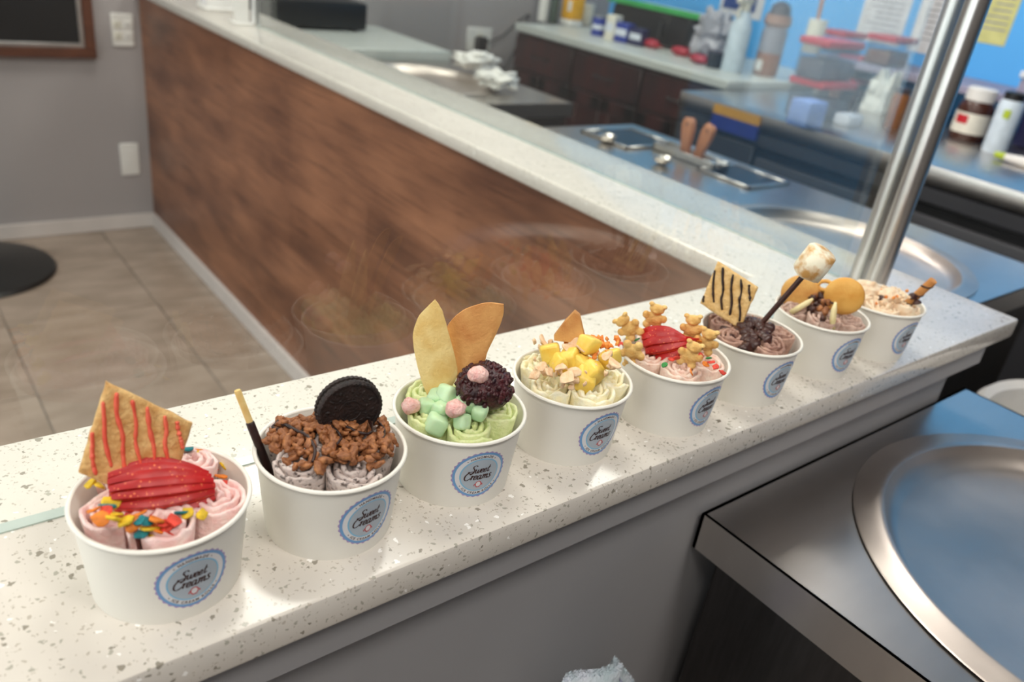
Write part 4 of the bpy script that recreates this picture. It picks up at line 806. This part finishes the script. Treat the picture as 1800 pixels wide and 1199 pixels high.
# papers on the blue wall
def paper(px0, py0, px1, py1, mt, label, lines=True, tall=None):
    a = at(px0, py0, 0, X1-0.004); b = at(px1, py1, 0, X1-0.004); y0, y1 = min(a.y, b.y), max(a.y, b.y); z0 = min(a.z, b.z); z1 = max(a.z, b.z) if not tall else z0+tall
    t = thing('paper_notice', label, 'notice', (X1, y0, z0)); obj('sheet', MB().box(-0.0025, 0, 0, -0.0008, y1-y0, z1-z0), mt, t); q = MB(); W = y1-y0; k = 0; z = 0.05
    rr = random.Random(int(px0))
    while lines and z < z1-z0-0.03: q.box(-0.0032, W*0.12, z, -0.0024, W*rr.uniform(0.6, 0.88), z+0.006); z += 0.022
    if lines: obj('printed_lines', q, 'ink_grey', t)
paper(1500, 68, 1583, 68, 'paper_white', 'large white printed notice on the blue wall above red-lidded boxes', True, 0.34)
paper(1592, 88, 1650, 100, 'paper_white', 'white notice sheet on the blue wall beside the corner post', True, 0.30); paper(1703, 68, 1764, 82, 'paper_yellow', 'yellow handwritten sheet on the blue wall', True, 0.26)
paper(1262, 22, 1338, 26, 'paper_white', 'white sign with navy band on the blue wall', False, 0.14)
a = at(1270, 12, 0, X1-0.006); b = at(1328, 12, 0, X1-0.006); tag(obj('sign_band', MB().box(-0.001, 0, 0, 0.001, a.y-b.y, 0.10), 'sign_navy', None, 40, (X1-0.006, b.y, a.z)), 'navy printed card fixed over the white sign', 'sign')
# containers
def tub(pxl, pxr, pyb, zp, hpx, depth, body, lid, label, name='storage_box', cat='storage box', lidh=0.022, inner=None, lift=0.0, group=None):
    pl = on_z(pxl, pyb, zp); pr_ = on_z(pxr, pyb, zp); c = on_z((pxl+pxr)/2, pyb, zp); k = px_size(c); W = (pxr-pxl)*k*0.62; H = hpx*k*1.04
    t = thing(name, label, cat, (c.x+depth/2, c.y, CT+zp+lift), 0, group); q = MB()
    obj('body', MB().box(-depth/2, -W/2, 0, depth/2, W/2, H-lidh, 0, 0.008, 2), body, t)
    if inner: obj('contents', MB().box(-depth/2+0.006, -W/2+0.006, 0.004, depth/2-0.006, W/2-0.006, (H-lidh)*0.62, 0, 0.006, 2), inner, t)
    if lid: obj('lid', MB().box(-depth/2-0.006, -W/2-0.006, H-lidh, depth/2+0.006, W/2+0.006, H, 0, 0.005, 2), lid, t)
    return t, c, W, H
SZ = 0.103
for (l, r, b, h, inn, lb) in [(1414, 1492, 92, 36, 'contents_grey', 'clear red-lidded box of pale contents on the white shelf'), (1496, 1576, 114, 48, 'contents_brown', 'clear red-lidded box of brown contents on the white shelf')]: tub(l, r, b, SZ, h, 0.16, 'clear_plastic', 'red_lid', lb, inner=inn)
_, c, W, H = tub(1350, 1452, 205, -0.05, 62, 0.20, 'clear_plastic', 'red_lid', 'clear red-lidded box at the bottom of a stack on the fridge', inner='contents_grey'); tub(1352, 1440, 205, -0.05, 64, 0.20, 'clear_plastic', 'red_lid', 'clear red-lidded box on top of a stack on the fridge', inner='contents_grey', lift=H)
_, c, W, H = tub(1440, 1505, 172, -0.05, 34, 0.14, 'clear_plastic', 'red_lid', 'small red-lidded box at the bottom of a pair under the shelf', inner='contents_brown'); tub(1442, 1502, 172, -0.05, 34, 0.14, 'clear_plastic', 'red_lid', 'small red-lidded box on top of a pair under the shelf', inner='contents_grey', lift=H)
tub(1362, 1430, 222, -0.05, 56, 0.10, 'reflected_blue', None, 'light blue box standing in for the blue wall reflected in the fridge top', 'carton', 'carton'); tub(1450, 1500, 220, -0.05, 30, 0.09, 'carton_white', None, 'low white carton beside the paper bag', 'carton', 'carton')  # light-blue box added in place of the blue wall's reflection in the top
tub(1766, 1830, 182, SZ, 50, 0.2, 'box_grey', 'carton_white', 'grey box with white lid on the shelf end', 'storage_box', 'box')
def lathed(px, py, zp, prof, mt, name, label, cat, parts=(), n=28, dx=0.0, group=None):
    c = on_z(px, py, zp); t = thing(name, label, cat, (c.x+dx, c.y, CT+zp), 0, group); obj('body', MB().lathe(prof, n, cap0=True, cap1=True), mt, t)
    for pn, pp, pm in parts: obj(pn, MB().lathe(pp, n, cap1=True), pm, t)
    return t
lathed(1684, 246, -0.05, [(0.050, 0), (0.055, 0.01), (0.055, 0.105), (0.046, 0.125), (0.040, 0.13)], 'cocoa_jar', 'spread_jar', 'dark brown chocolate spread jar with white lid on the fridge top', 'jar', (('lid', [(0.044, 0.128), (0.046, 0.13), (0.046, 0.165), (0.040, 0.17)], 'white_plastic'), ('label', [(0.0556, 0.025), (0.0556, 0.09)], 'tub_cream')), dx=0.05)
c = on_z(1684, 246, -0.05); q = MB()
for k in range(8): a0, a1 = PI+0.15-0.14*k*0.7, PI+0.15-0.14*(k+1)*0.7; q.add([(0.0562*math.cos(a0), 0.0562*math.sin(a0), 0.055), (0.0562*math.cos(a1), 0.0562*math.sin(a1), 0.055), (0.0562*math.cos(a1), 0.0562*math.sin(a1), 0.082), (0.0562*math.cos(a0), 0.0562*math.sin(a0), 0.082)], [(0, 1, 2, 3)])
for o in C.objects:
    if o.name.startswith('spread_jar'): obj('label_print', q, 'red_lid', o)
t = lathed(1738, 268, -0.05, [(0.034, 0), (0.036, 0.01), (0.036, 0.15), (0.030, 0.165)], 'bottle_white', 'tall_tub', 'tall white tub with a green mark beside the spread jar', 'tub', (('cap', [(0.031, 0.163), (0.031, 0.185), (0.02, 0.188)], 'black_plastic'),), dx=0.03)
obj('green_mark', MB().box(-0.0375, -0.02, 0.11, -0.034, 0.0, 0.135), 'lime', t)
c = on_z(1785, 262, -0.05); box_thing('dark_canister', 'dark box standing behind the tall white tub', 'box', c.x+0.05, c.y-0.05, CT-0.05, c.x+0.16, c.y+0.04, CT+0.12, 'dark_blue', 0.01)
c = on_z(1775, 288, -0.05); t = thing('icing_tube', 'white tube with green cap lying on the fridge top', 'tube', (c.x, c.y, CT-0.05+0.016)); obj('body', MB().tube([(0, 0.02, 0), (0, -0.04, 0), (0, -0.16, 0)], [0.010, 0.016, 0.014], 14), 'white_plastic', t); obj('cap', MB().tube([(0, 0.05, 0), (0, 0.02, 0)], [0.009, 0.011], 14), 'lime', t)
# crumpled paper bag
c = on_z(1528, 196, -0.05); k = px_size(c); bm = bmesh.new(); bmesh.ops.create_cube(bm, size=1); bmesh.ops.subdivide_edges(bm, edges=list(bm.edges), cuts=9, use_grid_fill=True)
for v in bm.verts:
    p = v.co.copy(); top = p.z+0.5; W = 66*k*0.6; H = 62*k
    v.co = Vector((p.x*0.10*(1-0.5*top), p.y*W, top*H*(1+(0.16*math.sin(p.y*9) if top > 0.9 else 0)))) + Vector((1, 0.7, 0.4))*0.016*noise.noise(p*4.2)
tag(obj('paper_bag', MB().frombm(bm), 'bag_white', None, 25, (c.x+0.05, c.y, CT-0.05)), 'crumpled white paper bag standing on the fridge top', 'paper bag')
for px, py, h, mt, lb in [(1482, 205, 0.11, 'cocoa_jar', 'small brown jar between red boxes and the paper bag'), (1462, 196, 0.10, 'contents_brown', 'small tan jar beside the brown jar'), (1566, 225, 0.13, 'amber', 'amber jar right of the paper bag')]: lathed(px, py, -0.05, [(0.026, 0), (0.028, 0.006), (0.028, h*0.8), (0.022, h*0.9)], mt, 'jar', lb, 'jar', (('lid', [(0.024, h*0.88), (0.024, h), (0.018, h+0.002)], 'lid_dark'),))
# on the white cabinet top
def onc(px, py, *a, **k): return lathed(px, py, CZ, *a, **k)
onc(945, 36, [(0.028, 0), (0.028, 0.22)], 'white_plastic', 'white_canister', 'tall white canister at the wall end of the cabinet top', 'canister', (('lid', [(0.029, 0.22), (0.029, 0.24), (0.02, 0.243)], 'white_plastic'),), dx=0.03)
onc(963, 40, [(0.020, 0), (0.022, 0.01), (0.022, 0.15), (0.010, 0.19)], 'dark_green', 'sauce_bottle', 'dark green bottle beside the white canister', 'bottle', (('cap', [(0.011, 0.19), (0.011, 0.22)], 'black_plastic'),), dx=0.03)
c = on_z(990, 44, CZ); t = thing('yellow_tub', 'yellow tub with white base on the cabinet top', 'tub', (c.x+0.05, c.y, CT+CZ)); obj('base', MB().box(-0.045, -0.042, 0, 0.045, 0.042, 0.03, 0, 0.008, 2), 'white_plastic', t); obj('body', MB().box(-0.043, -0.04, 0.03, 0.043, 0.04, 0.20, 0, 0.008, 2), 'yellow_tub', t); obj('label', MB().box(-0.0445, -0.036, 0.07, -0.043, -0.008, 0.12), 'white_plastic', t)
onc(1022, 44, [(0.026, 0), (0.030, 0.02), (0.034, 0.10)], 'tub_cream', 'tumbler', 'pale tapered tumbler beside the yellow tub', 'tumbler', (('rim', [(0.035, 0.10), (0.035, 0.106), (0.031, 0.106)], 'white_plastic'),), dx=0.03)
onc(1042, 62, [(0.034, 0), (0.034, 0.085)], 'blue_can', 'blue_can', 'blue can on the cabinet top', 'can', (('lid', [(0.035, 0.083), (0.035, 0.088), (0.03, 0.088)], 'aluminium'), ('label_band', [(0.0346, 0.03), (0.0346, 0.05)], 'carton_white')), dx=0.03)
def cbox(px, py, w_, d_, h_, mt, name, label, cat, group=None, dx=0.0):
    c = on_z(px, py, CZ); t = thing(name, label, cat, (c.x+d_/2+dx, c.y, CT+CZ), 0.15, group); obj('body', MB().box(-d_/2, -w_/2, 0, d_/2, w_/2, h_, 0, 0.003), mt, t); obj('flap', MB().box(-d_/2-0.001, -w_/2+0.004, h_*0.35, -d_/2+0.001, w_/2-0.004, h_*0.7), 'carton_white', t)
cbox(1066, 70, 0.05, 0.06, 0.11, 'tub_cream', 'small_carton', 'cream small carton beside the blue can', 'carton'); cbox(1086, 74, 0.075, 0.06, 0.085, 'blue_can', 'small_carton', 'blue and white small carton', 'carton'); cbox(1112, 80, 0.07, 0.06, 0.075, 'dark_blue', 'small_carton', 'dark blue small carton next to red packets', 'carton')
t = thing('dark_space_box', 'oven-shaped black box standing in for the dark space under the green-edged tray', 'dark_space_box', (2.96, 2.22, CT+CZ)); obj('body', MB().box(0, 0, 0.012, 0.38, 0.50, 0.150, 0, 0.006, 2), 'black_plastic', t); obj('door', MB().box(-0.014, 0.13, 0.02, 0, 0.495, 0.144, 0, 0.004), 'black_iron', t); obj('control_panel', MB().box(-0.012, 0.004, 0.02, 0, 0.125, 0.144, 0, 0.003), 'black_plastic', t); obj('handle', MB().tube([(-0.014, 0.15, 0.04), (-0.04, 0.15, 0.05), (-0.04, 0.15, 0.11), (-0.014, 0.15, 0.12)], 0.006, 8), 'steel_dark', t)  # oven-shaped black box added for the dark space under the shelf
for y in (0.05, 0.42): obj('foot', MB().box(0.03, y, 0, 0.06, y+0.03, 0.012), 'black_plastic', t)
t = thing('tray', 'white tray with green edge lying on the oven-shaped black box', 'tray', (2.95, 2.14, CT+CZ+0.151)); obj('plate', MB().box(0, 0, 0, 0.27, 0.62, 0.010, 0, 0.003), 'carton_white', t); obj('edge_band', MB().box(-0.008, -0.008, 0.0, 0, 0.628, 0.026, 0, 0.003), 'green_edge', t)
c = on_z(1208, 108, CZ); q = MB().ell((0, 0, 0.105), (0.060, 0.095, 0.085), None, 26, 18, 0.7, 2.6, 80)
tag(obj('plastic_bag', q, 'bag_grey', None, 20, (c.x+0.13, c.y-0.01, CT+CZ+0.008)), 'crumpled grey plastic bag in front of the oven-shaped black box', 'plastic bag')
for k, (px, py, lb) in enumerate([(1137, 84, 'small red packet next to the dark blue carton'), (1190, 98, 'red packet in front of the plastic bag'), (1222, 112, 'red packet beside the spray bottle')]):
    c = on_z(px, py, CZ); t = thing('red_packet', lb, 'packet', (c.x+0.02, c.y, CT+CZ)); obj('body', MB().ell((0, 0, 0.02), (0.03, 0.05, 0.02), None, 16, 10, 0.3, 2, k), 'red_pack', t, 180); obj('crimp', MB().box(-0.02, -0.062, 0.012, 0.02, -0.045, 0.018), 'red_lid', t)
t = onc(1284, 126, [(0.040, 0), (0.043, 0.01), (0.043, 0.17), (0.030, 0.21), (0.017, 0.235)], 'bottle_white', 'spray_bottle', 'white spray bottle at the end of the cabinet top', 'spray bottle', (('collar', [(0.020, 0.232), (0.020, 0.258), (0.015, 0.26)], 'tub_cream'),), dx=0.0)
obj('spray_head', MB().box(-0.055, -0.014, 0.258, 0.030, 0.014, 0.290, 0, 0.006, 2), 'tub_cream', t); obj('trigger', MB().tube([(-0.030, 0, 0.258), (-0.040, 0, 0.235), (-0.034, 0, 0.205)], 0.006, 8), 'tub_cream', t)
onc(1253, 119, [(0.03, 0), (0.034, 0.06)], 'black_plastic', 'dark_cup', 'short black cup beside the spray bottle', 'cup', (('rim', [(0.035, 0.058), (0.035, 0.063), (0.031, 0.063)], 'lid_dark'),))
t = lathed(1322, 132, CZ, [(0.045, 0), (0.050, 0.01), (0.050, 0.09)], 'amber', 'glass_jar', 'tall jar with amber contents and dark cover beside the red-lidded boxes', 'jar', (('upper_glass', [(0.050, 0.09), (0.050, 0.17), (0.042, 0.19)], 'contents_grey'), ('wrap', [(0.046, 0.19), (0.055, 0.205), (0.050, 0.235)], 'contents_brown'), ('lid', [(0.044, 0.235), (0.036, 0.27), (0.014, 0.285)], 'lid_dark'), ), dx=0.08)
obj('label', MB().box(-0.052, -0.012, 0.02, -0.048, 0.018, 0.06), 'white_plastic', t)
t = lathed(1408, 92, SZ-0.002, [(0.034, 0), (0.036, 0.12)], 'tub_cream', 'utensil_pot', 'white utensil pot standing on the shelf end', 'pot', (('rim', [(0.037, 0.118), (0.037, 0.124), (0.033, 0.124)], 'white_plastic'),), dx=0.06)
tag(obj('wooden_spatula', MB().tube([(0, 0, 0.02), (0, 0.01, 0.20), (0, 0.012, 0.24)], [0.006, 0.008, 0.010], 10), 'handle_wood', None, 60, t.location+Vector((0, 0.0, 0.0))), 'pale wooden stirring stick standing in the utensil pot', 'stirrer')

# ------------------------------------------------------------------ back wall fittings
def plate(px0, py0, px1, py1, name, label, cat, gangs):
    a = at(px0, py0, 1, Y1); b = at(px1, py1, 1, Y1); t = thing(name, label, cat, ((a.x+b.x)/2, Y1, b.z)); W = abs(b.x-a.x); H = abs(a.z-b.z); obj('plate', MB().box(-W/2, -0.007, 0, W/2, 0, H, 0, 0.003), 'white_plastic', t)
    for g in range(gangs):
        x = (g-(gangs-1)/2)*W*0.48
        for z in (0.32, 0.66):
            f = obj('socket', MB().box(x-0.014, -0.010, H*z-0.014, x+0.014, -0.006, H*z+0.014, 0, 0.002), 'tub_cream' if g == 0 else 'white_plastic', t)
            for s_ in (-0.005, 0.005): obj('slot', MB().box(x+s_-0.001, -0.0106, H*z-0.006, x+s_+0.001, -0.0096, H*z+0.006), 'black_plastic', f)
    return t, W, H
plate(193, 22, 236, 82, 'wall_outlet', 'double white wall outlet beside the chalkboard', 'outlet', 2)
a = at(209, 252, 1, Y1); b = at(246, 306, 1, Y1); t = thing('wall_plate', 'blank white wall plate low on the grey wall', 'wall plate', ((a.x+b.x)/2, Y1, b.z)); W = (b.x-a.x)/2; H = a.z-b.z; obj('plate', MB().box(-W, -0.006, 0, W, 0, H, 0, 0.003), 'white_plastic', t); obj('insert', MB().box(-W*0.5, -0.008, H*0.2, W*0.5, -0.005, H*0.8, 0, 0.002), 'white_plastic', t)
t, W, H = plate(822, 47, 860, 90, 'wall_outlet', 'white wall outlet with a black plug above the far freezer', 'outlet', 1)
pc = at(844, 82, 1, Y1-0.03); t = thing('plug', 'black power plug with cords in the back wall outlet', 'plug', pc); obj('body', MB().box(-0.028, -0.03, -0.05, 0.028, 0.018, 0.05, 0, 0.01, 2), 'black_plastic', t)
e1 = on_z(934, 24, CZ)-pc
obj('power_cord', MB().tube([(0.01, -0.01, -0.04), (0.02, -0.03, -0.12), (0.06, -0.04, -0.22), (0.03, -0.05, -0.36)], 0.007, 8), 'cord', t, 180)
obj('power_cord', MB().tube([Vector((0.02, -0.02, -0.1)), Vector((0.16, -0.02, -0.10)), Vector((0.22, -0.03, 0.02)), Vector((0.24, -0.04, 0.12)), Vector((0.27, -0.03, 0.17))], 0.007, 8), 'cord', t, 180)
obj('power_cord', MB().tube([Vector((0.02, -0.02, 0.02)), Vector((0.12, -0.02, 0.06)), Vector((0.22, -0.02, 0.14)), Vector((0.27, -0.02, 0.17))], 0.006, 8), 'cord', t, 180)
br = at(168, 101, 1, Y1); t = thing('chalkboard', 'black chalkboard in a brown wood frame on the grey wall', 'chalkboard', (br.x, Y1, br.z)); BW, BH = 1.1, 0.72
obj('board', MB().box(-BW+0.04, -0.012, 0.04, -0.04, -0.002, BH-0.04), 'chalkboard', t)
for nm, mt, o_, i_, dp_ in (('frame', 'frame_wood', 0.0, 0.036, 0.028), ('inner_trim', 'aluminium', 0.036, 0.052, 0.018)):
    q = MB(); q.box(-BW+o_, -dp_, o_, -o_, 0, i_, 0, 0.002); q.box(-BW+o_, -dp_, BH-i_, -o_, 0, BH-o_, 0, 0.002); q.box(-i_, -dp_, i_, -o_, 0, BH-i_, 0, 0.002); q.box(-BW+o_, -dp_, i_, -BW+i_, 0, BH-i_, 0, 0.002); obj(nm, q, mt, t)
# round pedestal table: its black foot shows on the tiles
tb = thing('pedestal_table', 'black round pedestal table foot on the tiled floor', 'table', (0.165, 2.90, 0))
obj('base', MB().lathe([(0.265, 0), (0.27, 0.006), (0.262, 0.016), (0.16, 0.028), (0.06, 0.045), (0.04, 0.07)], 64, cap0=True), 'black_iron', tb)
obj('column', MB().lathe([(0.038, 0.06), (0.038, 1.02)], 24), 'black_iron', tb); obj('table_top', MB().lathe([(0.0, 1.02), (0.235, 1.02), (0.24, 1.03), (0.24, 1.045), (0.235, 1.05), (0.0, 1.05)], 48), 'frame_wood', tb)
# white bin beyond the near freezer, towel hanging on the counter base
t = thing('waste_bin', 'round white bin behind the near freezer', 'bin', (1.47, -0.10, 0)); obj('body', MB().lathe([(0.14, 0), (0.145, 0.01), (0.185, 0.70), (0.18, 0.70), (0.14, 0.02), (0, 0.02)], 48, cap0=True), 'white_plastic', t); obj('rim', MB().lathe([(0.186, 0.685), (0.200, 0.690), (0.203, 0.715), (0.192, 0.728), (0.180, 0.715), (0.180, 0.69)], 48), 'white_plastic', t)
hk = at(1083, 1166, 1, -0.010); t = thing('hand_towel', 'fluffy pale hand towel with lilac stripe hanging on the grey counter base', 'towel', hk); rnd = random.Random(77)
def tw(px, py): p = at(px, py, 1, -0.010); return Vector((p.x-hk.x, 0, p.z-hk.z))
top = [tw(*p_) for p_ in ((990, 1212), (1008, 1197), (1030, 1188), (1055, 1176), (1078, 1165), (1086, 1163), (1096, 1175), (1106, 1190), (1112, 1204))]
q = MB(); N = 8; NV = 16; vs = []; fs = []
for side in (-1, 1):
    for a, p_ in enumerate(top):
        for b in range(NV+1):
            v = b/NV; vs.append((p_.x*(1-0.15*v), side*0.013*min(1, 0.35+v*3)+0.006*math.sin(a*1.3+2*v), p_.z*(1-0.4*v)-0.24*v+0.002*noise.noise(Vector((a, b*0.7, side)))))
H = 9*(NV+1)
for a in range(8):
    for b in range(NV):
        k = a*(NV+1)+b; fs.append((k, k+1, k+NV+2, k+NV+1)); fs.append((H+k, H+k+NV+1, H+k+NV+2, H+k+1))
    k = a*(NV+1); fs.append((k, k+NV+1, H+k+NV+1, H+k))
for b in range(NV):
    fs.append((b, H+b, H+b+1, b+1)); k = 8*(NV+1)+b; fs.append((k, k+1, H+k+1, H+k))
q.add(vs, fs); obj('cloth', q, 'terry', t, 180)
pile = MB()
for k in range(1500):
    a = rnd.randrange(8); b = min(NV-1, int(rnd.random()**2.2*NV)); f_ = rnd.random(); g_ = rnd.random()
    if b == 0: p = (Vector(vs[a*(NV+1)]).lerp(Vector(vs[(a+1)*(NV+1)]), f_)).lerp(Vector(vs[H+a*(NV+1)]).lerp(Vector(vs[H+(a+1)*(NV+1)]), f_), g_)
    else: p = Vector(vs[a*(NV+1)+b]).lerp(Vector(vs[(a+1)*(NV+1)+b]), f_).lerp(Vector(vs[a*(NV+1)+b+1]).lerp(Vector(vs[(a+1)*(NV+1)+b+1]), f_), g_)
    d = Vector((rnd.uniform(-1, 1), rnd.uniform(-1, 0.2), rnd.uniform(0.1, 1))).normalized()*0.0032
    s_ = d.orthogonal().normalized()*0.0007; pile.add([p-s_, p+s_, p+d], [(0, 1, 2)])
tag(obj('pile', pile, 'terry', t, 0), kind='stuff')
obj('stripe', MB().add([Vector(vs[a*(NV+1)+b])+Vector((0, -0.0018, 0)) for a in range(9) for b in (1, 3)], [(2*a, 2*a+1, 2*a+3, 2*a+2) for a in range(8)]), 'terry_stripe', t)
obj('hook', MB().tube([(0.01, 0.050, -0.085), (0.01, 0.020, -0.085), (0.01, 0.004, -0.089), (0.01, 0.0, -0.083)], 0.0025, 8), 'steel', t)
